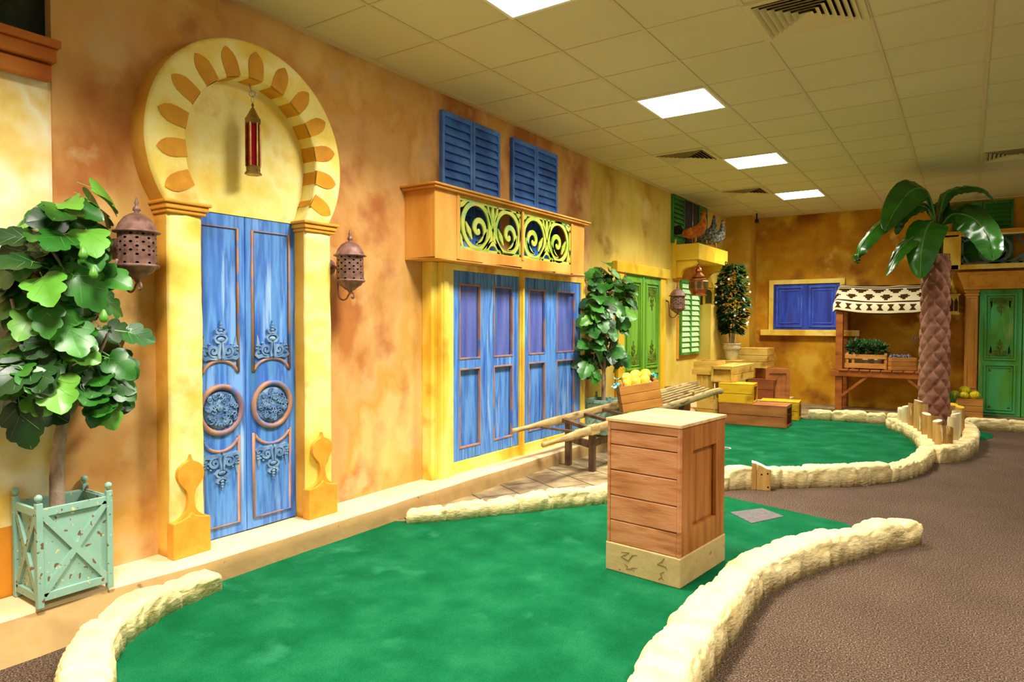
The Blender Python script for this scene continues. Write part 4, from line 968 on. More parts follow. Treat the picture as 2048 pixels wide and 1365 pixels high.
# ================================================================ crates in the corner
def open_crate(name, loc, ang, L, W, H, m, label, cat='crate', nf=2, open_end=None, th=.016, post=.03, lid=True, group='stacked boxes in the corner', slat_side=False):
    """box of planks: L along local x (front face at y=0), W deep, H high; open_end '+x' or '-x' leaves a framed opening"""
    t = thing(name, label, cat, loc, ang, group); g = .003
    for y in (0, W-th):
        mb = MB()
        for k in range(nf): mb.box(.004, y, H*k/nf+g, L-.004, y+th, H*(k+1)/nf-g)
        mb.build('side_planks', m, t, bevel=.003)
    for e, x0 in (('-x', .0), ('+x', L-th)):
        mb = MB()
        if open_end == e:
            mb.box(x0, th, 0, x0+th, W-th, post); mb.box(x0, th, H-post, x0+th, W-th, H); mb.box(x0, 0, 0, x0+th, post, H); mb.box(x0, W-post, 0, x0+th, W, H)
        else:
            for k in range(nf): mb.box(x0, th, H*k/nf+g, x0+th, W-th, H*(k+1)/nf-g)
        mb.build('end_frame' if open_end == e else 'end_planks', m, t, bevel=.002)
    mb = MB(); mb.box(th, th, .002, L-th, W-th, .012); mb.build('bottom', m, t)
    if lid:
        mb = MB(); mb.box(.0, .0, H, L, W, H+.012); mb.build('lid', m, t, bevel=.003)
    if open_end:
        mb = MB(); x0 = L-.06 if open_end == '+x' else .05; mb.box(x0, th, .012, x0+.01, W-th, H-.002); mb.build('inner_board', 'crate_brown' if m != 'crate_straw' else 'crate_straw', t)
    return t
def two(pa, pb): return atan2(pb.y-pa.y, pb.x-pa.x), (pb-pa).length
# long brown
b1 = at(1573, 858, 'z', .006); b0 = Vector((.74, 6.28, .006)); a1, l1 = two(b0, b1)
open_crate('wooden_crate', b0, a1, l1, .42, .275, 'crate_brown', 'long low brown crate on the far green, lowest of the stack', open_end='+x')
# bright yellow on it
zt = .006+.275+.0125; c1 = at(1507, 809, 'z', zt); c0 = at(1436, 805, 'z', zt); a2, l2 = two(c0, c1)
open_crate('wooden_crate', c0, a2, l2, .34, .25, 'crate_yellow', 'bright yellow crate lying on the long low brown crate', open_end='+x')
zt2 = zt+.2625; d1 = at(1466, 766, 'z', zt2); d0 = at(1427, 763, 'z', zt2); a3, l3 = two(d0, d1); back = at(1509, 756, 'z', zt2)
t = open_crate('wooden_crate', d1, atan2(back.y-d1.y, back.x-d1.x), min(1.0, (back-d1).length), l3, .205, 'crate_straw', 'straw coloured crate lying across the top of the bright yellow crate', open_end='-x')
# low yellow right
e1 = at(1598, 842, 'z', .006); e0 = Vector((1.07, 7.12, .006)); a5, l5 = two(e0, e1)
open_crate('wooden_crate', e0, a5, l5, .34, .245, 'crate_yellow', 'bright yellow crate lowest on the right, against the straight rock kerb', open_end='+x')
# ledge block under the back crates
mb = MB(); mb.box(.42, 8.2, .008, 1.16, 9.0, .15); tag(mb.build('trim_3', 'ledge_top'), 'low step in the corner under the rear crates', 'step', kind='structure')
f1 = at(1549, 801, 'z', .151)
open_crate('wooden_crate', (f1.x-.42, f1.y, .151), 0, .42, .3, .31, 'crate_redbrown', 'small red brown crate behind the yellow ones with a framed right end', open_end='+x')
g1 = Vector((.86, 8.30, .151))
t = open_crate('wooden_crate', g1, radians(38), .40, .38, .475, 'crate_brown', 'tall brown crate with an upright boarded front against the back wall', nf=1)
mb = MB(); L_ = .40; mb.frame(0, 0, L_, .475, .06, 0, -.014)
for k in range(1, 4): mb.box(.06+k*.07-.001, -.004, .06, .06+k*.07+.001, 0, .415)
mb.build('front_frame', 'crate_brown', t, bevel=.003)
open_crate('wooden_crate', (.425, 8.34, .6395), .0, .45, .50, .31, 'crate_straw', 'straw coloured three plank crate on top of the tall brown crate', nf=3)
open_crate('wooden_crate', (.29, 7.68, .008), .0, .34, .36, .765, 'crate_straw', 'tall pale crate that carries the potted flowering camellia', nf=3, lid=True)
# slatted stack beside the barrel
open_crate('wooden_crate', (.36, 6.5, .008), .03, .30, .40, .30, 'crate_straw', 'lowest slatted crate behind the tail of the hand barrow', nf=2, lid=True)
t = open_crate('wooden_crate', (.35, 6.52, .3205), .03, .28, .38, .31, 'crate_straw', 'middle slatted crate of the left stack, beside the barrel', nf=1, lid=True)
mb = MB()
for k in range(1, 4): mb.box(.0+k*.07-.004, -.012, 0, .0+k*.07+.03, 0, .31)
mb.build('upright_slats', 'crate_straw', t, bevel=.002)
t = open_crate('wooden_crate', (.31, 6.49, .643), .03, .34, .44, .19, 'crate_straw', 'topmost slatted tray of the left stack, below the green shutters', nf=2, lid=False)
mb = MB(); mb.box(-.012, -.014, .0, .352, 0, .075); mb.box(.34, 0, 0, .352, .44, .075); mb.box(-.012, 0, 0, 0, .44, .075); mb.build('outer_band', 'crate_straw', t, bevel=.003)
# barrel
mb = MB()
BA = thing('barrel', 'dark brown wooden barrel left of the slatted crates', 'barrel', (.30, 5.86, .008))
mb.lathe([(.14, 0), (.175, .12), (.19, .25), (.175, .40), (.15, .50), (.138, .50), (.134, .47), (0, .47)], 24); mb.build('staves', 'barrel_wood', BA)
for z, r in ((.05, .158), (.16, .184), (.36, .182), (.46, .163)):
    mb = MB(); mb.lathe([(r-.004, z-.014), (r+.003, z-.014), (r+.003, z+.014), (r-.004, z+.014)], 24); mb.build('hoop', 'cart_dark_wood', BA)
# ================================================================ hand barrow with its box of melons
HB = thing('hand_barrow', 'weathered wooden hand barrow with two long handles leaning up beside the blue doors', 'barrow', (0, 0, 0))
NB = [Vector((.66, 1.86, .365)), Vector((.70, 2.35, .385)), Vector((.78, 3.2, .43)), Vector((.90, 4.6, .485)), Vector((.98, 5.35, .53)), Vector((.995, 5.55, .515))]
FB = [Vector((.30, 1.95, .435)), Vector((.335, 2.5, .445)), Vector((.40, 3.5, .475)), Vector((.53, 4.95, .545)), Vector((.60, 5.6, .58)), Vector((.61, 5.78, .57))]
for nm, P in (('n', NB), ('f', FB)):
    mb = MB(); Q = smoothpath(P, 8); n = len(Q)
    for i in range(n): pass
    R = []
    V = []; F = []
    for i, p in enumerate(Q):
        s = i/(n-1); d = (Q[min(i+1, n-1)]-Q[max(i-1, 0)]).normalized(); sd = d.cross(Vector((0, 0, 1))).normalized(); u = sd.cross(d)
        hh = .021+(.038-.021)*max(0, min(1, (s-.10)/.12)); ww = .019+.004*max(0, min(1, (s-.1)/.1)); rnd_ = 1 if s < .1 else max(0, 1-(s-.1)/.08)
        if s > .93: hh *= 1-.45*(s-.93)/.07
        for k in range(12):
            a = 2*pi*k/12; e = 1-.65*(1-rnd_); c, q = cos(a), sin(a)
            V.append(p+sd*(ww*abs(c)**e*(1 if c > 0 else -1))+u*(hh*abs(q)**e*(1 if q > 0 else -1)))
    for i in range(n-1):
        for k in range(12): F.append((i*12+k, i*12+(k+1) % 12, (i+1)*12+(k+1) % 12, (i+1)*12+k))
    F += [list(range(11, -1, -1)), [(n-1)*12+k for k in range(12)]]
    mb.add(V, F, True); mb.build('handle_beam', 'cart_wood', HB)
def lerp2(P, y):
    for a, b in zip(P, P[1:]):
        if a.y <= y <= b.y: return a.lerp(b, (y-a.y)/(b.y-a.y))
    return P[-1] if y > P[-1].y else P[0]
def cross(y, w, h, m='cart_dark_wood', nm='cross_rail', dz=0, dy=.1):
    a, b = lerp2(NB, y), lerp2(FB, y+dy); mb = MB(); e = Vector((0, 0, dz)); mb.bar(a+e, b+e, w, h); mb.build(nm, m, HB, bevel=.003)
for y, w, h in ((2.62, .07, .035), (3.0, .05, .03), (3.35, .05, .03), (4.35, .05, .025), (4.9, .05, .025), (5.3, .06, .03)): cross(y, w, h)
for k in range(1, 6):
    t = k/6; a = lerp2(NB, 3.95).lerp(lerp2(FB, 4.05), t); b = lerp2(NB, 5.3).lerp(lerp2(FB, 5.5), t); mb = MB(); mb.bar(a+Vector((0, 0, .028)), b+Vector((0, 0, .028)), .028, .014); mb.build('bed_slat', 'cart_wood', HB)
# legs near the handles, braces, undercarriage
for P, y, nm in ((NB, 2.66, 'leg'), (FB, 2.78, 'leg')):
    p = lerp2(P, y); sx = -.03 if P is NB else .03
    mb = MB(); mb.bar((p.x+sx, y, .008), (p.x+sx, y, p.z+.0), .055, .055, (0, 1, 0)); mb.build(nm, 'cart_dark_wood', HB, bevel=.006)
a, b = lerp2(NB, 2.66), lerp2(FB, 2.78); mb = MB(); mb.bar((a.x-.03, 2.66, .25), (b.x+.03, 2.78, .27), .03, .07); mb.build('leg_stretcher', 'cart_dark_wood', HB, bevel=.005)
mb = MB(); mb.bar((a.x-.03, 2.69, .26), (a.x+.02, 3.7, .30), .03, .06); mb.build('side_stretcher', 'cart_dark_wood', HB, bevel=.005)
a = lerp2(FB, 2.35); mb = MB(); mb.bar(a-Vector((-.0, 0, .02)), (.60, 2.62, .36), .05, .02); mb.build('diagonal_brace', 'cart_dark_wood', HB, bevel=.004)
a = lerp2(NB, 2.62); mb = MB(); mb.box(a.x-.03, 2.55, a.z-.045, a.x+.035, 2.70, a.z+.045); mb.build('joint_block', 'cart_wood', HB, bevel=.01)
WC = Vector((.70, 4.5, .235))
mb = MB(); mb.T = Matrix.Translation(WC) @ Matrix.Rotation(radians(5), 4, 'Z') @ Matrix.Rotation(radians(90), 4, 'Y')
mb.lathe([(.20, -.02), (.226, -.02), (.226, .02), (.20, .02), (.20, -.02)], 28, smooth=False); mb.T = None
wh = mb.build('wheel', 'cart_dark_wood', HB)
mb = MB()
for k in range(8):
    t = 2*pi*k/8+.2; mb.bar(WC+Vector((0, .02*cos(t), .02*sin(t))), WC+Vector((0, .21*cos(t), .21*sin(t))), .02, .02)
mb.build('spokes', 'cart_dark_wood', wh)
mb = MB(); mb.tube([WC-Vector((.13, 0, 0)), WC+Vector((.16, 0, 0))], .018, 8); mb.build('axle', 'cart_dark_wood', HB)
for P, s in ((NB, .10), (FB, -.13)):
    p = lerp2(P, 4.5); mb = MB(); mb.bar((WC.x+s, 4.5, .2), (p.x-.0, 4.5, p.z), .05, .03, (0, 1, 0)); mb.build('axle_bracket', 'cart_dark_wood', HB)
p = lerp2(NB, 5.35); mb = MB(); mb.tube([(p.x+.0, p.y-.02, .01), (p.x+.0, p.y-.02, p.z+.1)], .006, 6); mb.build('prop_rod', 'cart_wood', HB)
for y in (3.9, 4.75):
    p = lerp2(NB, y); mb = MB(); mb.lathe([(.012, -.03), (.012, .06), (.018, .066), (.018, .075), (0, .078)], 10, (p.x, p.y, p.z+.01)); mb.build('peg', 'cart_wood', HB)

# box of melons lying tilted across the barrow, its front turned to the room
TILT = radians(10)
def melon(mb, r, squash=.92, ribs=9, depth=.035, seg=36):
    mb.ball((0, 0, 0), (r, r, r*squash), seg, 12, lambda t, a: 1-depth*abs(sin(a*ribs/2))**.6*sin(t)+.0)
_h = Vector((_r.x, _r.y, 0)).normalized(); _d = Vector((-_h.y, _h.x, 0))
AX = _h*cos(TILT)+Vector((0, 0, sin(TILT))); AZ = AX.cross(_d)
BX = at(1247, 827, 'x', .67); RM3 = Matrix((AX, _d, AZ)).transposed(); BE = RM3.to_euler()
Rm = Matrix.Translation(BX) @ RM3.to_4x4()
MB_ = thing('melon_box', 'tilted three plank wooden box of melons standing across the hand barrow', 'box', BX, tuple(BE))
Lx, Wx, Hx = .405, .27, .265
for y0, nm in ((0, 'front_planks'), (Wx-.016, 'back_planks')):
    mb = MB()
    for k in range(3): mb.box(0, y0, k*Hx/3+.002, Lx, y0+.016, (k+1)*Hx/3-.002)
    mb.build(nm, 'box_honey', MB_, bevel=.003)
for x in (0, Lx-.016):
    mb = MB()
    for k in range(3): mb.box(x, .016, k*Hx/3+.002, x+.016, Wx-.016, (k+1)*Hx/3-.002)
    mb.build('end_planks', 'box_honey', MB_, bevel=.003)
mb = MB(); mb.box(.016, .016, 0, Lx-.016, Wx-.016, .012); mb.build('bottom', 'box_honey', MB_)
for x, y in ((.018, .018), (Lx-.046, .018), (.018, Wx-.046), (Lx-.046, Wx-.046)):
    mb = MB(); mb.box(x, y, .012, x+.028, y+.028, Hx+.03); mb.build('corner_block', 'box_honey', MB_, bevel=.002)
PP = thing('paper_liner', 'crumpled teal and white paper lining the melon box on the barrow', 'paper', BX, tuple(BE)); rn = random.Random(2)
def sheet(x0, y0, x1, y1, nx, ny, zf, mb):
    v = []; f = []
    for i in range(nx+1):
        for j in range(ny+1):
            x = x0+(x1-x0)*i/nx; y = y0+(y1-y0)*j/ny; v.append((x+rn.uniform(-.004, .004), y+rn.uniform(-.004, .004), zf(x, y)+rn.uniform(-.007, .007)))
    for i in range(nx):
        for j in range(ny): f.append((i*(ny+1)+j, i*(ny+1)+j+1, (i+1)*(ny+1)+j+1, (i+1)*(ny+1)+j))
    mb.add(v, f, False)
mb = MB(); sheet(.05, .02, Lx-.05, Wx-.02, 14, 10, lambda x, y: Hx-.012+.015*noise.noise((x*20, y*12, 1)), mb); mb.build('crumpled_sheet', 'paper_white', PP, weld=False)
for x0, y0, x1, y1, nx, ny, zf in ((.0, Wx-.012, Lx, Wx+.03, 18, 4, lambda x, y: Hx+.06+.05*noise.noise((x*16, 3, y*8))), (-.045, .0, .02, Wx, 5, 12, lambda x, y: Hx+.015+.6*(x+.0)+.03*noise.noise((x*24, y*19, 3))), (Lx-.03, .03, Lx+.012, Wx, 4, 12, lambda x, y: Hx+.05+.05*noise.noise((x*24, y*19, 5)))):
    mb = MB(); sheet(x0, y0, x1, y1, nx, ny, zf, mb); mb.build('paper_edge', 'teal_paper', PP, weld=False)
m0 = MB(); melon(m0, .056); mel = None
ML = ['yellow melon at the front left of the tilted box on the barrow', 'yellow melon in the front middle of the tilted box on the barrow', 'yellow melon at the front right of the tilted box on the barrow',
      'yellow melon at the back left of the tilted box on the barrow', 'yellow melon raised in the back middle of the tilted box on the barrow', 'yellow melon at the back right, highest in the tilted box on the barrow']
for i, (x, y, s, z) in enumerate(((.10, .085, .95, .02), (.19, .08, 1.0, .022), (.285, .085, .95, .022), (.12, .19, 1.08, .055), (.215, .20, 1.15, .065), (.315, .20, 1.12, .06))):
    if mel is None: o = mel = m0.build('melon', 'melon_skin')
    else: o = mel.copy(); scene.collection.objects.link(o)
    o.location = Rm @ Vector((x, y, Hx+z)); o.scale = (s, s, s); o.rotation_euler = (.5*i, .9+.3*i, i)
    tag(o, ML[i], 'melon', 'melons in the box on the barrow')

# ================================================================ left wall, far end: hen balcony, shutters, lanterns, pier
mb = MB()
n = 24; k = []
for i in range(n+1):
    z = .135+(1.65-.135)*i/n; w = lambda q: .012*noise.noise((z*3, q, 4)); t_ = .03*max(0, 1-z/.9)
    k.append([(0, 7.55+w(1), z), (.22+t_+w(2), 7.55+w(1), z), (.25+t_+w(3), 7.58+w(5), z), (.25+t_+w(4), 9.0, z), (0, 9.0, z)])
mb.v = [Vector(p) for r in k for p in r]
for i in range(n):
    for j in range(4): mb.f.append([i*5+j, i*5+j+1, (i+1)*5+j+1, (i+1)*5+j]); mb.mi.append(0); mb.sm.append(False)
mb.f.append([n*5+q for q in range(5)]); mb.mi.append(0); mb.sm.append(False)
tag(mb.build('trim_4', 'ochre_plaster', weld=False), 'rounded ochre plaster pier below the small lanterns', 'pier', kind='structure')
HBc = thing('hen_balcony', 'small bright yellow balcony on curved brackets with three hens on it', 'balcony', (0, 0, 0), LEFT)
mb = MB(); mb.box(6.5, -.38, 2.26, 7.86, 0, 2.49); hb = mb.build('balcony_box', 'yellow_paint', HBc, bevel=.008)
mb = MB(); mb.box(6.46, -.05, 2.0, 6.505, 0, 2.56); mb.build('side_batten', 'yellow_paint', HBc, bevel=.004)
mb = MB(); mb.box(6.5, -.03, 1.98, 7.86, 0, 2.26); mb.build('back_board', 'gold_trim', HBc)
prof = [(0, 2.26), (-.335, 2.26), (-.33, 2.215), (-.30, 2.18), (-.24, 2.165), (-.18, 2.155), (-.14, 2.13), (-.115, 2.09), (-.10, 2.05), (-.095, 2.02), (-.03, 2.015), (0, 2.02)]
for x0 in (6.53, 7.72):
    mb = MB(); mb.prism(prof, x0, x0+.09, 'yz'); mb.build('bracket', 'yellow_paint', HBc, bevel=.004)
GS = thing('louvered_shutter', 'dark green louvered shutters either side of dark boards behind the hens', 'shutter', (0, 0, 0), LEFT)
louver_leaf(6.40, 6.88, 2.51, 3.19, GS, 'dark_green_shutter', 9); louver_leaf(7.52, 7.92, 2.51, 3.19, GS, 'dark_green_shutter', 9)
mb = MB(); mb.box(6.88, -.02, 2.51, 7.52, 0, 3.19); mb.build('dark_boards', 'dark_boards', GS)
mb = MB(); mb.tube([(7.22, -.03, 2.55), (7.22, -.03, 3.17)], .008, 6); mb.build('bolt_rod', 'steel', GS)
LG = thing('louvered_shutter', 'pair of light green louvered shutters under the hen balcony', 'shutter', (0, 0, 0), LEFT)
mb = MB(); mb.box(6.66, -.02, .84, 7.53, 0, 2.01); mb.build('backing_frame', 'gold_trim', LG)
louver_leaf(6.72, 7.12, .89, 2.0, LG, 'green_shutter_paint', 13, y=-.02, slat='pale_slat', st=.03); louver_leaf(7.13, 7.53, .89, 2.0, LG, 'green_shutter_paint', 13, y=-.02, slat='pale_slat', st=.03)

def hen(loc, rot, s, m, label, tail, lean=0.):
    """one continuous body lofted along a curved spine, with comb, wings, tail and legs as parts"""
    t = thing('hen', label, 'hen', loc, rot, 'hens on the yellow balcony')
    S = [((-.20, .235), .012, .02), ((-.17, .225), .045, .05), ((-.12, .20), .07, .075), ((-.05, .175), .086, .09), ((.03, .17), .088, .095), ((.09, .19), .075, .085), ((.13, .235), .054, .062), ((.15, .285), .038, .044), ((.16, .33), .029, .033), ((.168, .365), .027, .029), ((.18, .385), .026, .026), ((.198, .385), .019, .019), ((.212, .38), .008, .008)]
    S = [((p[0]*cos(.42)-(p[1]-.13)*sin(.42)*.6+.02, .13+(p[1]-.13)*cos(.30)+p[0]*sin(.42)), a, b) for p, a, b in S]
    hx, hz = S[10][0][0]-.18, S[10][0][1]-.385
    n = len(S); V = []; F = []; K = 16
    P = [Vector((p[0], 0, p[1])) for p, a, b in S]
    for i, (p, ry, rz) in enumerate(S):
        d = (P[min(i+1, n-1)]-P[max(i-1, 0)]).normalized(); u = Vector((-d.z, 0, d.x))
        for k in range(K):
            a = 2*pi*k/K; V.append((P[i]+Vector((0, ry*cos(a), 0))+u*(rz*sin(a)))*s)
    for i in range(n-1):
        for k in range(K): F.append((i*K+k, i*K+(k+1) % K, (i+1)*K+(k+1) % K, (i+1)*K+k))
    F += [list(range(K)), [(n-1)*K+k for k in range(K)]]
    mb = MB(); mb.add(V, F, True); mb.build('body', m, t).modifiers.new('sub', 'SUBSURF').levels = 1
    mb = MB()
    for i in range(7):
        a = radians(100+14*i); L = (.13-.006*abs(i-3))*s; b = Vector((-.175*s, 0, .155*s)); y = .012*(i-3)*s
        p2 = b+Vector((L*cos(a)*1.0-.03*s, y, L*sin(a))); w = Vector((sin(a), 0, -cos(a)))*.022*s
        mb.add([b-w*.5, b+w*.5, p2+w, p2*1+Vector((0, 0, 0))-w, b+Vector((0, .006*s, 0)), p2+Vector((0, .008*s, 0))], [(0, 1, 2, 3), (0, 4, 5, 3), (1, 4, 5, 2)], True)
    mb.build('tail', tail, t, weld=False)
    for sg in (-1, 1):
        mb = MB(); mb.T = Matrix.Translation((-.035*s, sg*.082*s, .175*s)) @ Matrix.Rotation(radians(-14), 4, 'Y')
        mb.ball((0, 0, 0), (.115*s, .018*s, .055*s), 12, 8, lambda t_, a: 1.0 if cos(a) > -.3 else 1.12); mb.T = None; mb.build('wing', m, t)
        mb = MB(); mb.tube([Vector((.0, sg*.04, .11))*s, Vector((.01, sg*.04, .05))*s, Vector((.0, sg*.04, .006))*s], [.02*s, .009*s, .007*s], 7)
        for q in (-.5, 0, .5): mb.tube([Vector((0, sg*.04, .008))*s, Vector((.05*cos(q), sg*.04+.05*sin(q), .006))*s], [.006*s, .003*s], 5)
        mb.build('leg', 'hen_beak', t)
    mb = MB()
    pr = [(x+hx, z+hz) for x, z in ((.155, .395), (.16, .425), (.168, .408), (.175, .432), (.184, .41), (.193, .428), (.2, .405), (.19, .39))]
    mb.prism([(x*s, z*s) for x, z in pr], -.005*s, .005*s, 'xz'); mb.build('comb', 'hen_comb', t)
    mb = MB(); mb.ball(((.196+hx)*s, 0, (.352+hz)*s), (.009*s, .012*s, .022*s), 8, 6); mb.build('wattle', 'hen_comb', t)
    mb = MB(); mb.lathe([(.009*s, 0), (.006*s, .014*s), (0, .028*s)], 8); o = mb.build('beak', 'hen_beak', t, loc=((.205+hx)*s, 0, (.378+hz)*s), rot=(0, radians(100), 0))
    for sg in (-1, 1):
        mb = MB(); mb.ball(((.193+hx)*s, sg*.018*s, (.392+hz)*s), .0045*s, 8, 6); mb.build('eye', 'hen_black', t)
    return t
hen((.29, 6.58, 2.49), radians(30), .98, 'hen_ginger', 'ginger hen, leftmost on the yellow balcony', 'hen_black')
hen((.29, 7.06, 2.49), radians(20), .96, 'hen_dark', 'dark speckled hen between the two other hens on the balcony', 'hen_dark')
hen((.30, 7.46, 2.49), radians(25), .92, 'hen_grey', 'pale grey speckled hen, rightmost on the yellow balcony', 'hen_grey')

CL = thing('hanging_lantern', 'round copper lantern hanging below the hen balcony', 'lantern', (.30, 6.72, 1.76))
mb = MB(); mb.lathe([(0, .44), (.008, .435), (.012, .42), (.03, .40), (.045, .375), (.05, .35), (.035, .335), (.05, .32), (.085, .285), (.10, .275), (.10, .262), (.08, .258), (.135, .23), (.135, .215)], 8, smooth=False); mb.build('tiered_roof', 'copper_metal', CL)
mb = MB(); mb.lathe([(.13, .215), (.14, .20), (.14, .085), (.128, .07), (.10, .03), (.10, .015), (.125, .01), (.125, 0), (0, 0)], 8, smooth=False); mb.build('drum', 'copper_metal', CL)
for i in range(8):
    a = 2*pi*(i+.5)/8; mb = MB(); mb.T = Matrix.Rotation(a, 4, 'Z') @ Matrix.Translation((.131, 0, .145)); mb.box(-.004, -.03, -.045, .004, .03, .045); mb.T = None; mb.build('pane', 'amber_glass', CL)
mb = MB(); mb.tube([(0, 0, .43), (0, 0, .50)], .004, 6); mb.build('chain', 'copper_metal', CL)
GT = thing('standing_lantern', 'gold lantern with a pointed pyramid roof on the plaster pier', 'lantern', (.135, 7.72, 1.652), radians(12))
w = .075
mb = MB(); mb.box(-w-.012, -w-.012, 0, w+.012, w+.012, .018); mb.build('base', 'gold_tin', GT)
mb = MB()
for x, y in ((-1, -1), (1, -1), (1, 1), (-1, 1)): mb.box(x*w-.012, y*w-.012, .018, x*w+.012, y*w+.012, .27)
mb.build('corner_bars', 'gold_tin', GT)
for k in range(4):
    mb = MB(); mb.T = Matrix.Rotation(k*pi/2, 4, 'Z')
    a = [(x*.0+.0, z) for x, z in ()]
    outl = [(-w+.012, .018), (-w+.012, .26), (w-.012, .26), (w-.012, .018), (w-.026, .018), (w-.026, .18)]+[(.046*cos(radians(t)), .18+.055*sin(radians(t))) for t in range(15, 180, 15)]+[(-w+.026, .18), (-w+.026, .018)]
    mb.prism(outl, -w-.006, -w+.002, 'xz'); mb.T = None; mb.build('arched_side', 'gold_tin', GT)
mb = MB(); mb.box(-w+.012, -w+.012, .018, w-.012, w-.012, .25); mb.build('glass_core', 'amber_glass', GT)
mb = MB(); mb.box(-w-.016, -w-.016, .265, w+.016, w+.016, .285); mb.taper((0, 0), w*.8, w*.8, .002, .002, .285, .50); mb.build('pyramid_roof', 'gold_tin', GT)
SL = thing('standing_lantern', 'slim bronze lantern with an onion top behind the gold lantern on the pier', 'lantern', (.15, 8.15, 1.652))
mb = MB(); mb.lathe([(0, .47), (.004, .46), (.01, .44), (.03, .39), (.045, .36), (.04, .33), (.05, .32), (.05, .31)], 6, smooth=False); mb.build('onion_roof', 'brass_metal', SL)
mb = MB(); mb.lathe([(.04, .31), (.04, .02)], 6, smooth=False); mb.build('glass', 'amber_glass', SL)
mb = MB(); mb.lathe([(.055, 0), (.055, .02), (0, .02)], 6, smooth=False)
for i in range(6): mb.bar((.043*cos(pi*i/3), .043*sin(pi*i/3), .01), (.043*cos(pi*i/3), .043*sin(pi*i/3), .315), .008, .008)
mb.build('cage', 'brass_metal', SL)

# flowering camellia in its pot
CT = thing('camellia', 'tall potted camellia with small white flowers in the corner on a pale crate', 'tree', (.45, 7.87, .7855))
mb = MB(); mb.lathe([(0, 0), (.085, 0), (.10, .10), (.115, .19), (.13, .19), (.13, .23), (.105, .23), (.10, .2), (0, .2)], 20); mb.build('pot', 'pot_white', CT)
mb = MB(); mb.lathe([(.115, .15), (.135, .17), (.14, .20), (.125, .24), (.15, .27), (.12, .26), (.10, .24)], 14, squash=1.0)
for v in mb.v: v.x += .012*noise.noise((v.z*30, v.y*30, 1)); v.y += .012*noise.noise((v.x*30, v.z*30, 4))
mb.build('sacking_wrap', 'sacking', CT)
rn = random.Random(11); foli = MB(); blooms = []
for k in range(7):
    a = 2*pi*k/7; mb = MB(); top = Vector((.14*cos(a), .16*sin(a), 1.0+.35*rn.random())); P = smoothpath([(.03*cos(a), .03*sin(a), .2), (.045*cos(a), .05*sin(a), .45), (.08*cos(a), .09*sin(a), .8), top], 5)
    mb.tube(P, [.009-.006*i/(len(P)-1) for i in range(len(P))], 6); mb.build('stem', 'bark', CT, weld=False)
for i in range(1000):
    z = rn.uniform(.42, 1.5); rad = .25*sqrt(max(.05, 1-((z-.92)/.68)**2))*(.85+.3*noise.noise((z*5, 2, 0))); a = rn.uniform(0, 2*pi); r = rad*sqrt(rn.random())
    p = Vector((r*cos(a), r*sin(a)*1.1, z)); d = Vector((cos(a)+rn.uniform(-.6, .6), sin(a)+rn.uniform(-.6, .6), rn.uniform(-.5, .5)))
    L = rn.uniform(.07, .11); leaf_mesh(foli, [(0, 0), (.2, .2), (.45, .28), (.75, .2), (1, 0)], p, d, (.4, -.5, 1), L, 1.0, .15, .2)
foli.build('foliage', 'camellia_leaf', CT, weld=False)
for i in range(17):
    z = rn.uniform(.5, 1.42); a = rn.uniform(-2.6, .8); rad = .27*sqrt(max(.05, 1-((z-.92)/.68)**2)); c = Vector((rad*cos(a), rad*sin(a)*1.1, z)); mb = MB()
    for q in range(5):
        b = 2*pi*q/5; mb.ball((c.x+.009*cos(b), c.y+.006*sin(b)-.004, c.z+.009*sin(b)), (.010, .008, .010), 7, 5)
    mb.build('flower', 'petal_white', CT)
# ================================================================ back wall: blue shuttered window
W1 = thing('window_1', 'blue shuttered window in a yellow frame with a sill on the back wall', 'window', (0, 9.4, 0), 0, kind='structure')
mb = MB(); mb.frame(.655, 1.25, 1.845, 2.105, .075, 0, -.06, wb=.0); mb.build('window_frame', 'yellow_frame', W1, bevel=.006)
mb = MB(); mb.box(.53, -.10, 1.155, 2.07, 0, 1.255); mb.build('window_sill', 'yellow_frame', W1, bevel=.008)
for x0, x1 in ((.73, 1.245), (1.255, 1.77)):
    mb = MB(); mb.box(x0, -.03, 1.255, x1, 0, 2.03); lf = mb.build('shutter_leaf', 'deep_blue_paint', W1, bevel=.004)
    mb = MB(); mb.frame(x0+.045, 1.295, x1-.045, 1.99, .03, -.03, -.05); mb.build('panel_molding', 'blue_window_trim', lf, bevel=.006)
    mb = MB(); mb.frame(x0+.10, 1.36, x1-.10, 1.93, .018, -.03, -.044); mb.build('inner_molding', 'blue_window_trim', lf, bevel=.005)
mb = MB(); mb.box(1.225, -.04, 1.255, 1.275, 0, 2.03); mb.build('cover_strip', 'deep_blue_paint', W1, bevel=.004)

# ================================================================ market stall
S = thing('market_stall', 'brown timber market stall with a striped woven awning against the back wall', 'market stall', (0, 0, .008))
X0, X1, Yf, Yb = 1.80, 3.12, 8.80, 9.34
for x in (X0, X1):
    for y in (Yf, Yb):
        mb = MB(); mb.box(x, y-(.0 if y == Yf else .0)-.0, 0, x+.10, y+.10 if y == Yf else y+.05, 1.66 if y == Yf else 1.90); mb.build('post', 'stall_wood', S, bevel=.004)
mb = MB(); mb.box(X0-.06, Yf-.03, .53, X1+.16, Yf, .615); mb.build('front_beam', 'stall_wood', S, bevel=.004)
mb = MB(); mb.box(X0, Yb-.04, .53, X1+.1, Yb, .615); mb.build('back_beam', 'stall_wood', S, bevel=.004)
n = 9
for k in range(n):
    a = X0+.05+(X1-X0-.0)*k/n; mb = MB(); mb.box(a+.004, Yf-.05, .617, a+(X1-X0)/n-.006, Yb, .645); mb.build('table_plank', 'stall_wood', S, bevel=.006)
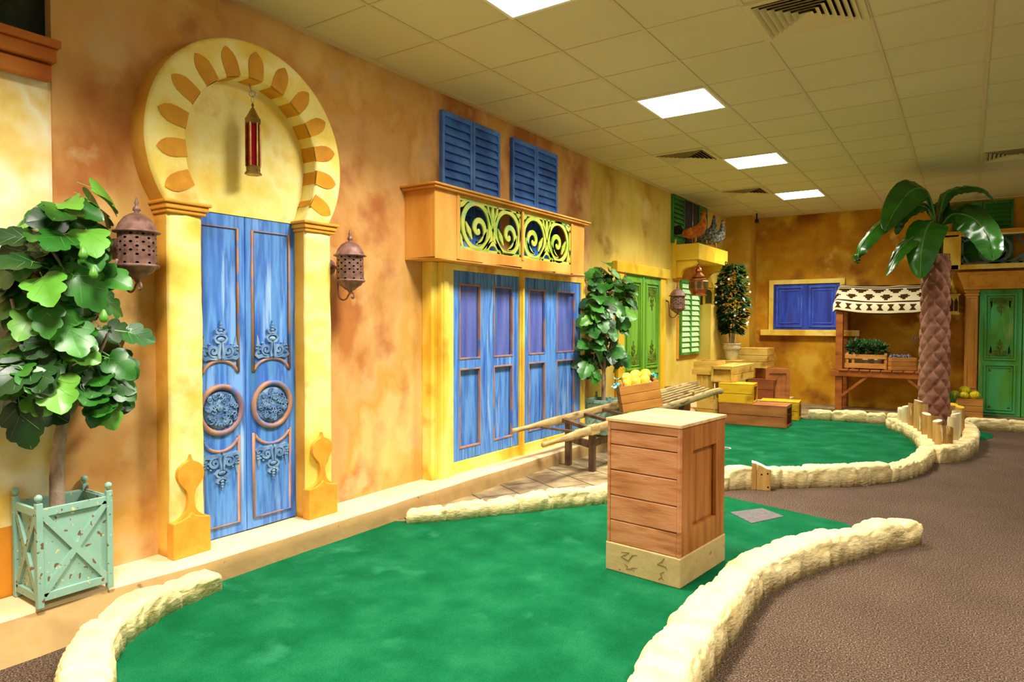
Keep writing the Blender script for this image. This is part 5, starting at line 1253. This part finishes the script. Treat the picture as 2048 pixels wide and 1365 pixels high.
for sx, x in ((1, X0+.09), (-1, X1+.01)):
    mb = MB(); mb.bar((x, Yf+.04, .22), (x+sx*.36, Yf-.0+.02, .54), .04, .075, (0, 1, 0)); mb.build('brace', 'stall_wood', S, bevel=.003)
mb = MB(); mb.bar((X0, Yf+.05, 1.65), (X1+.1, Yf+.05, 1.65), .05, .05); mb.build('canopy_rail', 'stall_wood', S); mb = MB(); mb.bar((X0, Yb+.02, 1.93), (X1+.1, Yb+.02, 1.93), .05, .05); mb.build('canopy_rail', 'stall_wood', S)
# woven awning: brown stepped figures on cream
NX, NS = 168, 76; AX0, AX1 = 1.76, 3.26; WID = AX1-AX0; S_ = []
prof = smoothpath([(0, Yb+.02, 1.985), (0, 9.15, 1.955), (0, 8.93, 1.80), (0, Yf-.02, 1.71), (0, Yf-.045, 1.64), (0, Yf-.04, 1.565)], 16)
Ls = [0]
for a, b in zip(prof, prof[1:]): Ls.append(Ls[-1]+(b-a).length)
def pr_at(s):
    s *= Ls[-1]; j = 0
    while j < len(Ls)-2 and Ls[j+1] < s: j += 1
    return prof[j].lerp(prof[j+1], (s-Ls[j])/max(1e-6, Ls[j+1]-Ls[j]))
def figure(u, v):
    """u across 0..1, v from back 0 to hem 1; True = brown"""
    if v < .03 or .96 < v: return True
    if .075 < v < .10: return True
    if .55 < v < .60: return True
    p = u*6.3
    if .13 < v < .27:                      # upper row: downward stepped triangles
        q = abs((p % 1)-.5); k = int((v-.13)/.047); return q < (.41, .30, .16)[min(k, 2)]
    if .31 < v < .50:
        q = abs(((p+.5) % 1)-.5); k = int((v-.31)/.048); return q < (.20, .33, .21, .10)[min(k, 3)]
    if .66 < v < .88:                      # hem row: hourglasses between diamonds
        q = abs(((u*10.4) % 1)-.5); k = abs((v-.77)/.11); return q < .09+.26*k
    return False
mb = MB(); V = []
for j in range(NS+1):
    b = pr_at(j/NS)
    for i in range(NX+1):
        u = i/NX; x = AX0+WID*u; sag = .075*(1-(2*u-1)**2)*(.35+.65*j/NS)+.012*noise.noise((u*6, j*.07, 2)); e = max(0, .04-u)/.04
        V.append((x-.0, b.y, b.z-sag-.05*e*e))
mb.v = [Vector(p) for p in V]
for j in range(NS):
    for i in range(NX):
        mb.f.append([j*(NX+1)+i, j*(NX+1)+i+1, (j+1)*(NX+1)+i+1, (j+1)*(NX+1)+i]); mb.sm.append(True); mb.mi.append(1 if figure((i+.5)/NX, (1.985-pr_at((j+.5)/NS).z)/(1.985-1.565)) else 0)
aw = mb.build('woven_awning', ['awning_cream', 'awning_brown'], S, weld=False); so = aw.modifiers.new('thick', 'SOLIDIFY'); so.thickness = .008

# goods on the stall
t1 = thing('slatted_crate', 'open slatted wooden crate of bushy plants at the left end of the stall table', 'crate', (1.93, 8.83, .654))
mb = MB()
for z in (.03, .165): mb.box(0, 0, z, .57, .014, z+.065); mb.box(0, .28, z, .57, .294, z+.065)
mb.build('side_slats', 'box_honey', t1, bevel=.003)
mb = MB()
for z in (.03, .165): mb.box(0, .014, z, .014, .28, z+.065); mb.box(.556, .014, z, .57, .28, z+.065)
mb.build('end_slats', 'box_honey', t1, bevel=.003)
for x, y in ((.012, .012), (.095, .014), (.54, .012), (.012, .26), (.54, .26)):
    mb = MB(); mb.box(x, y, 0, x+.04, y+.02, .255); mb.build('corner_post', 'box_honey', t1, bevel=.002)
mb = MB(); mb.box(0, 0, .018, .57, .294, .03); mb.build('bottom', 'box_honey', t1)
PB = ['bushy herb in a pale pot, left of three in the slatted crate', 'bushy herb in a pale pot, middle of three in the slatted crate', 'bushy herb in a pale pot, right of three in the slatted crate']
def herb(loc, r, h, label, n=150, name='potted_herb', seed=0, potm='pot_white'):
    t = thing(name, label, 'potted plant', loc, 0, 'potted herbs on the stall'); rn = random.Random(seed)
    mb = MB(); mb.lathe([(0, 0), (.05, 0), (.068, .11), (.074, .11), (.074, .13), (.06, .13), (0, .12)], 16); mb.build('pot', potm, t)
    mb = MB()
    for i in range(n):
        a = rn.uniform(0, 2*pi); z = rn.uniform(-.7, 1); q = sqrt(1-z*z); k = rn.uniform(.5, 1); p = Vector((r*q*cos(a)*k, r*q*sin(a)*k*.9, .13+h*.5+h*.5*z*k)); d = Vector((q*cos(a), q*sin(a), z+.35))
        leaf_mesh(mb, [(0, 0), (.3, .16), (.6, .17), (1, 0)], p-d*.02, d+Vector((rn.uniform(-.6, .6), rn.uniform(-.6, .6), rn.uniform(-.3, .5))), (0, -.6, 1), rn.uniform(.06, .095), 1.2, .2, .1)
    mb.tube([(0, 0, .12), (0, 0, .13+h*.6)], .01, 6); mb.build('foliage', 'herb_leaf', t, weld=False)
for i, x in enumerate((.125, .285, .44)): herb((1.93+x, 8.97, .684), .135, .30-.01*i, PB[i], 190, seed=i)
t2 = open_crate('plank_box', (2.40, 8.80, .654), 0, .40, .36, .195, 'box_honey', 'three plank wooden box of small flowers in the middle of the stall table', 'box', nf=3, lid=False, group='goods boxes')
t2.rotation_euler = (0, 0, radians(35)); t2.location = (2.565, 8.795, .654)
del t2['group']
SBm = MB(); rn = random.Random(5)
for i in range(90): SBm.ball((rn.uniform(.035, .365), rn.uniform(.035, .325), .18+rn.uniform(0, .045)), rn.uniform(.011, .02), 7, 5)
o = SBm.build('flower_heads', 'small_bloom', loc=(2.565, 8.795, .654), rot=(0, 0, radians(35))); tag(o, 'bed of tiny bluish flower heads filling the box on the stall', 'flowers', kind='stuff')
LV = thing('potted_lavender', 'potted lavender beside the palm trunk at the right end of the stall table', 'potted plant', (3.0, 9.0, .654))
mb = MB(); mb.lathe([(0, 0), (.06, 0), (.08, .13), (.09, .13), (.09, .165), (.07, .165), (0, .15)], 18); mb.build('pot', 'terracotta_pale', LV)
rn = random.Random(9); mg = MB(); mf = MB()
for i in range(110):
    a = rn.uniform(0, 2*pi); L = rn.uniform(.16, .36); tl = rn.uniform(.0, .6); b = Vector((.04*cos(a), .04*sin(a), .15)); e = b+Vector((L*tl*cos(a)*.8-.03, L*tl*sin(a)*.6, L)); w = Vector((-sin(a), cos(a), 0))*.0035
    mg.add([b-w, b+w, (b+e)/2+w*.9+Vector((0, 0, .02)), e, (b+e)/2-w*.9+Vector((0, 0, .02))], [(0, 1, 2, 3, 4)])
    if L > .3: mf.ball(e, (.006, .006, .02), 6, 5)
mg.build('foliage', 'grass_leaf', LV, weld=False); mf.build('flower_spikes', 'lavender', LV)

# ================================================================ palm tree inside its palisade
PT = thing('palm_tree', 'artificial palm with a padded diamond trunk and big drooping banana leaves', 'palm', (3.19, 6.72, .10))
mb = MB(); NA, NZ = 72, 150; HT = 2.09; V = []
for j in range(NZ+1):
    z = HT*j/NZ; r = .158-.022*(z/HT)
    for i in range(NA):
        a = 2*pi*i/NA; u = a/(2*pi)*6; v = z/.205
        p, q = (u+v) % 1, (u-v) % 1; dd = min(p, 1-p, q, 1-q)*2
        R = r+.030*(1-(1-min(1, dd*1.15))**2.2)-.014+.004*noise.noise((a*3, z*9, 1)); V.append((R*cos(a), R*sin(a), z))
F = [(j*NA+i, j*NA+(i+1) % NA, (j+1)*NA+(i+1) % NA, (j+1)*NA+i) for j in range(NZ) for i in range(NA)]
mb.add(V, F, True); mb.f.append([NZ*NA+i for i in range(NA)]); mb.mi.append(0); mb.sm.append(False); mb.build('padded_trunk', 'trunk_pad', PT, weld=False)
mb = MB()
for k, (dx, dy, h, r) in enumerate(((0, 0, .62, .034), (.03, .02, .5, .028), (-.035, .0, .42, .026), (.01, -.03, .45, .026), (.05, -.01, .36, .02), (-.05, .02, .34, .02))):
    mb.tube(smoothpath([(dx, dy, HT-.03), (dx*1.1, dy, HT+h*.5), (dx*1.5, dy*1.4, HT+h)], 5), [r, r*.97, r*.94, r*.9, r*.86, r*.82, r*.78, r*.7, r*.6, r*.5, r*.4], 8)
mb.build('stem_bundle', 'banana_stem', PT, weld=False)
VR, VU, VF = _r, Vector((0, 0, 1)), Vector((_f.x, _f.y, 0)).normalized()
def banana(pts, wid, twist, m='banana_leaf', crease=.16, seed=0, stalk=2):
    """a broad blade along a drooping rib (points: right, up, toward the back, in metres from the stem top)"""
    C = Vector((0, 0, HT))
    Q = smoothpath([C+VR*a+VU*b+VF*c for a, b, c in pts], 9); n = len(Q); mb = MB(); V = []; F = []; K = 11; s0 = .13 if stalk else .02
    tot = n-1
    for i, p in enumerate(Q):
        s = i/tot; d = (Q[min(i+1, tot)]-Q[max(i-1, 0)]).normalized(); sd = d.cross(VU)
        if sd.length < .05: sd = VF.cross(d)
        sd.normalize(); tw = twist[0]+(twist[1]-twist[0])*s; sd = Matrix.Rotation(tw, 3, d) @ sd; u = sd.cross(d)
        t = max(0, (s-s0)/(1-s0)); w = wid*(max(0, sin(pi*min(1, t**.75)))**.6) if t > 0 else 0; w = max(w, .006)
        for k in range(K):
            x = (k-(K-1)/2)/((K-1)/2); q = p+sd*(x*w)-u*(crease*abs(x)**1.3*w)+u*(.018*noise.noise((i*.45+seed, x*2, seed))*min(1, w*12))+u*(.006*sin(i*1.7+seed)*abs(x)*min(1, w*10))
            V.append(q)
    for i in range(n-1):
        for k in range(K-1): F.append((i*K+k, i*K+k+1, (i+1)*K+k+1, (i+1)*K+k))
    mb.add(V, F, True); mb.m = 1; mb.tube([p-Vector((0, 0, .004)) for p in Q], [.016*(1-i/tot)+.003 for i in range(n)], 6)
    mb.build('leaf', [m, 'banana_leaf_light'], PT, weld=False)
banana([(0, .35, 0), (-.12, .74, .0), (-.34, .76, -.08), (-.56, .54, -.14), (-.72, .26, -.18)], .19, (-.8, -1.0), 'banana_leaf', .2, 1)
banana([(0, .35, 0), (-.14, .58, .02), (-.42, .54, -.02), (-.74, .34, -.06), (-.95, .08, -.08), (-.97, -.12, -.08)], .14, (-.5, -.2), 'banana_leaf', .5, 2)
banana([(0, .30, 0), (.10, .70, .02), (.28, .80, .0), (.50, .78, -.04), (.66, .62, -.06)], .11, (.4, .6), 'banana_leaf', .35, 3)
banana([(0, .25, -.02), (.12, .46, -.06), (.28, .42, -.18), (.42, .18, -.28), (.46, -.10, -.32)], .25, (.7, .9), 'banana_leaf', .12, 4)
banana([(0, .28, .02), (.20, .52, .1), (.46, .46, .14), (.72, .28, .14), (.88, .04, .12)], .15, (.6, .8), 'banana_leaf', .3, 5)
banana([(0, .2, -.04), (-.10, .38, -.1), (-.24, .26, -.18), (-.31, .0, -.22), (-.33, -.30, -.24)], .21, (-.4, -.2), 'banana_leaf', .15, 6)
banana([(0, .2, -.02), (-.14, .30, -.06), (-.34, .20, -.10), (-.54, .0, -.12), (-.66, -.26, -.12)], .11, (-.7, -.3), 'banana_leaf', .4, 7)
banana([(0, .3, .04), (-.04, .60, .12), (-.12, .66, .3), (-.18, .5, .45), (-.2, .3, .5)], .15, (.2, 0), 'banana_leaf', .2, 8)
banana([(0, .35, .02), (.06, .62, .1), (.2, .6, .28), (.3, .42, .42)], .12, (-.2, 0), 'banana_leaf', .2, 9)
# palisade logs: (px centre, base y, top y, half width px, order) on the soil level
LOGS = []
for px, ty, y, r, lab in [(1882, 852, 5.16, .047, 'log with a broad pale sawn top, nearest of the palisade'), (1899, 854, 5.30, .032, 'thin short log just right of the nearest palisade log'),
        (1875, 842, 5.36, .045, 'log behind and left of the nearest palisade log'), (1866, 833, 5.58, .050, 'thick log with a wide top, third along the green side of the palisade'), (1853, 828, 5.82, .046, 'log with a pale resin streak, fourth along the green side'),
        (1846, 810, 6.06, .052, 'tall log with a pale streak beside the palm trunk foot'), (1837, 802, 6.30, .048, 'tallest palisade log, left of the palm trunk'), (1824, 808, 6.52, .042, 'dark sided tall log left of the tallest palisade log'),
        (1812, 813, 6.74, .048, 'pale fluted log near the left end of the palisade'), (1802, 817, 6.95, .040, 'leftmost log of the palisade'), (1906, 836, 5.52, .050, 'pale log on the carpet side, nearest the front'),
        (1911, 828, 5.82, .046, 'pale log second on the carpet side of the palisade'), (1913, 822, 6.12, .046, 'pale log third on the carpet side of the palisade'), (1920, 814, 6.48, .048, 'yellow topped log on the carpet side right of the trunk'), (1906, 809, 6.98, .055, 'yellow topped log right behind the palm trunk')]:
    p = at(px, ty, 'y', y); LOGS.append((p.x, y, p.z, r, lab))
rn = random.Random(6)
for i, (x, y, top, r, lab) in enumerate(LOGS):
    t = thing('palisade_log', lab, 'log', (x, y, .10), rn.uniform(0, 6), 'logs of the palisade around the palm'); h = top-.10; K = 14
    mb = MB(); mb.m = 0; V = []
    for z in (0, h*.3, h*.6, h*.93, h):
        for k in range(K):
            a = 2*pi*k/K; R = r*(1+.10*noise.noise((cos(a)*2+i*7, sin(a)*2, z*3))); R *= (.93 if z == h else 1); V.append((R*cos(a), R*sin(a), z+(.012*cos(a+i) if z == h else 0)))
    mb.add(V, [(j*K+k, j*K+(k+1) % K, (j+1)*K+(k+1) % K, (j+1)*K+k) for j in range(4) for k in range(K)], True)
    mb.build('log_shaft', 'log_pale' if i in (8, 9, 10, 11, 12) else 'log_side', t, weld=False)
    mb = MB(); mb.add([V[4*K+k] for k in range(K)]+[(0, 0, h+.004)], [(k, (k+1) % K, K) for k in range(K)], False); mb.build('sawn_top', 'log_top' if i < 13 else 'yellow_paint', t)

# ================================================================ back wall, right: green door with its surround
DS = thing('door_surround', 'ochre pilasters and cornice around the emerald green door at the right edge', 'door surround', (0, 9.4, 0))
for x0 in (3.47, 4.69):
    mb = MB(); x1 = x0+.18
    mb.box(x0+.01, -.085, .10, x1-.01, 0, 1.87); mb.box(x0, -.10, .01, x1, 0, .30); mb.box(x0, -.095, .30, x1, 0, .33); mb.box(x0, -.095, .35, x1, 0, .375); mb.box(x0, -.10, 1.78, x1, 0, 1.81); mb.box(x0-.005, -.105, 1.825, x1+.005, 0, 1.87)
    mb.frame(x0+.025, .40, x1-.025, 1.76, .02, -.085, -.10)
    mb.build('pilaster', 'orange_wood', DS, bevel=.005)
mb = MB(); mb.prism([(3.46, 1.87), (4.88, 1.87), (4.97, 2.13), (3.37, 2.13)], -.16, 0, 'xz'); mb.build('cornice', 'gold_trim', DS, bevel=.008)
mb = MB(); mb.frame(3.50, 1.905, 4.84, 2.095, .012, -.16, -.168); mb.build('cornice_molding', 'orange_wood', DS)
mb = MB(); mb.T = Matrix.Translation((4.17, -.16, 2.0)) @ Matrix.Rotation(radians(90), 4, 'X'); mb.lathe([(0, .03), (.03, .026), (.05, .01), (.055, 0)], 18); mb.T = None; mb.build('boss', 'gold_trim', DS)
D4 = thing('door_4', 'emerald green carved door at the right edge of the photo', 'door', (0, 9.4, 0), kind='structure')
carved_leaf(D4, 3.655, 4.165, .012, 1.865, 'emerald_door_paint', 'relief_green', .80, y=-.06, md=.028); carved_leaf(D4, 4.175, 4.685, .012, 1.865, 'emerald_door_paint', 'relief_green', .80, y=-.06, md=.028)
B2 = thing('balcony', 'yellow balcony front with a slate grey scroll panel above the emerald door', 'balcony', (0, 9.4, 0))
mb = MB(); z0, z1 = 2.165, 2.68
mb.box(3.08, -.22, z0, 5.25, -.20, z0+.07); mb.box(3.08, -.22, z1-.03, 5.25, -.20, z1); mb.box(3.08, -.22, z0, 3.40, -.20, z1); mb.box(4.95, -.22, z0, 5.25, -.20, z1); mb.box(3.08, -.20, z0, 3.10, 0, z1); mb.box(5.23, -.20, z0, 5.25, 0, z1); mb.box(3.08, -.20, z0, 5.25, 0, z0+.015)
mb.box(3.385, -.235, z0+.01, 3.415, -.195, z1); mb.box(4.935, -.235, z0+.01, 4.965, -.195, z1)
mb.build('box_front', 'yellow_frame', B2, bevel=.004)
mb = MB(); mb.box(3.05, -.26, z1, 5.28, 0, z1+.025); mb.box(3.035, -.28, z1+.025, 5.295, 0, z1+.045); mb.build('top_rail', 'gold_trim', B2, bevel=.005)
mb = MB(); fret(mb, 3.415, z0+.07, 1.52, z1-.03-z0-.07, -.205, -.215); mb.build('scroll_panel', 'fret_slate', B2, weld=False)
SH = shutter_pair(3.30, 4.04, 2.30, 3.17, 'dark green louvered shutters high on the back wall behind the palm leaves', 'dark_green_shutter', 12, rot=0, loc=(0, 9.4, 0), hinge=False)
SH = shutter_pair(4.30, 5.04, 2.30, 3.17, 'dark green louvered shutters beyond the right edge above the emerald door', 'dark_green_shutter', 12, rot=0, loc=(0, 9.4, 0), hinge=False)
LB = thing('hanging_lantern', 'gold lantern with dark red panes hanging right of the palm trunk', 'lantern', (3.315, 9.22, 1.50), radians(20)); w = .062
mb = MB(); mb.box(-w-.015, -w-.015, 0, w+.015, w+.015, .03); mb.build('base', 'gold_tin', LB)
for k in range(4):
    mb = MB(); mb.T = Matrix.Rotation(k*pi/2, 4, 'Z')
    for s in (-1, 1):
        c = s*w*.5; hw = w*.42
        mb.prism([(c-w*.5, .03), (c-w*.5, .29), (c+w*.5, .29), (c+w*.5, .03), (c+hw, .05), (c+hw, .19), (c, .25), (c-hw, .19), (c-hw, .05), (c+hw, .0499), (c+w*.5, .0301)], -w-.004, -w+.004, 'xz')
    mb.T = None; mb.build('arched_side', 'gold_tin', LB, weld=False)
mb = MB(); mb.box(-w+.006, -w+.006, .03, w-.006, w-.006, .28); mb.build('red_glass', 'dark_ruby', LB)
mb = MB(); mb.box(-w-.02, -w-.02, .285, w+.02, w+.02, .305); mb.lathe([(.05, .305), (.06, .33), (.055, .36), (.03, .39), (.028, .40), (.034, .42), (.02, .47), (.008, .52), (0, .53)], 14); mb.build('dome_roof', 'gold_tin', LB)
mb = MB(); mb.tube([(0, 0, .52), (0, 0, .60)], .003, 5); mb.tube([(.018*cos(t), 0, .62+.02*sin(t)) for t in [2*pi*i/12 for i in range(12)]], .004, 5, closed=True); mb.build('hook_ring', 'steel', LB)
# crate of yellow squashes by the door, with a grassy pot
t3 = open_crate('plank_box', (3.30, 8.93, .008), radians(1), .42, .30, .25, 'box_honey', 'three plank box of yellow squashes left of the emerald door', 'box', nf=3, lid=True)
del t3['group']
SQ = ['yellow green squash at the back of the box left of the emerald door', 'biggest yellow squash, topmost in the box left of the emerald door', 'yellow squash at the front left of the box beside the emerald door', 'yellow squash at the front right of the box beside the emerald door']
sq = None
for i, (x, y, z, s) in enumerate(((3.38, 9.10, .335, .8), (3.50, 9.12, .375, 1.0), (3.49, 9.0, .325, .8), (3.62, 9.02, .325, .9))):
    if sq is None: mb = MB(); melon(mb, .078, .85, 10, .10, 40); o = sq = mb.build('squash', 'pumpkin_skin')
    else: o = sq.copy(); scene.collection.objects.link(o)
    o.location = (x, y, .008+.262+.078*.8*s+(.05 if i == 1 else 0)); o.scale = (s, s, s); o.rotation_euler = (.2*i, .15, i); tag(o, SQ[i], 'squash', 'squashes in the box by the emerald door')
GP = thing('potted_grass', 'pot of fine green grass on the floor between the palm trunk and the squash box', 'potted plant', (3.31, 8.66, .008))
mb = MB(); mb.lathe([(0, 0), (.06, 0), (.08, .14), (.09, .14), (.09, .18), (.07, .18), (0, .16)], 18); mb.build('pot', 'terracotta_pale', GP)
rn = random.Random(19); mg = MB()
for i in range(150):
    a = rn.uniform(0, 2*pi); L = rn.uniform(.12, .30); tl = rn.uniform(.0, .7); b = Vector((.05*cos(a), .05*sin(a), .16)); e = b+Vector((L*tl*cos(a)*.8, L*tl*sin(a)*.7, L)); w = Vector((-sin(a), cos(a), 0))*.004
    mg.add([b-w, b+w, (b+e)/2+w*.9+Vector((0, 0, .02)), e, (b+e)/2-w*.9+Vector((0, 0, .02))], [(0, 1, 2, 3, 4)])
mg.build('foliage', 'grass_leaf', GP, weld=False)
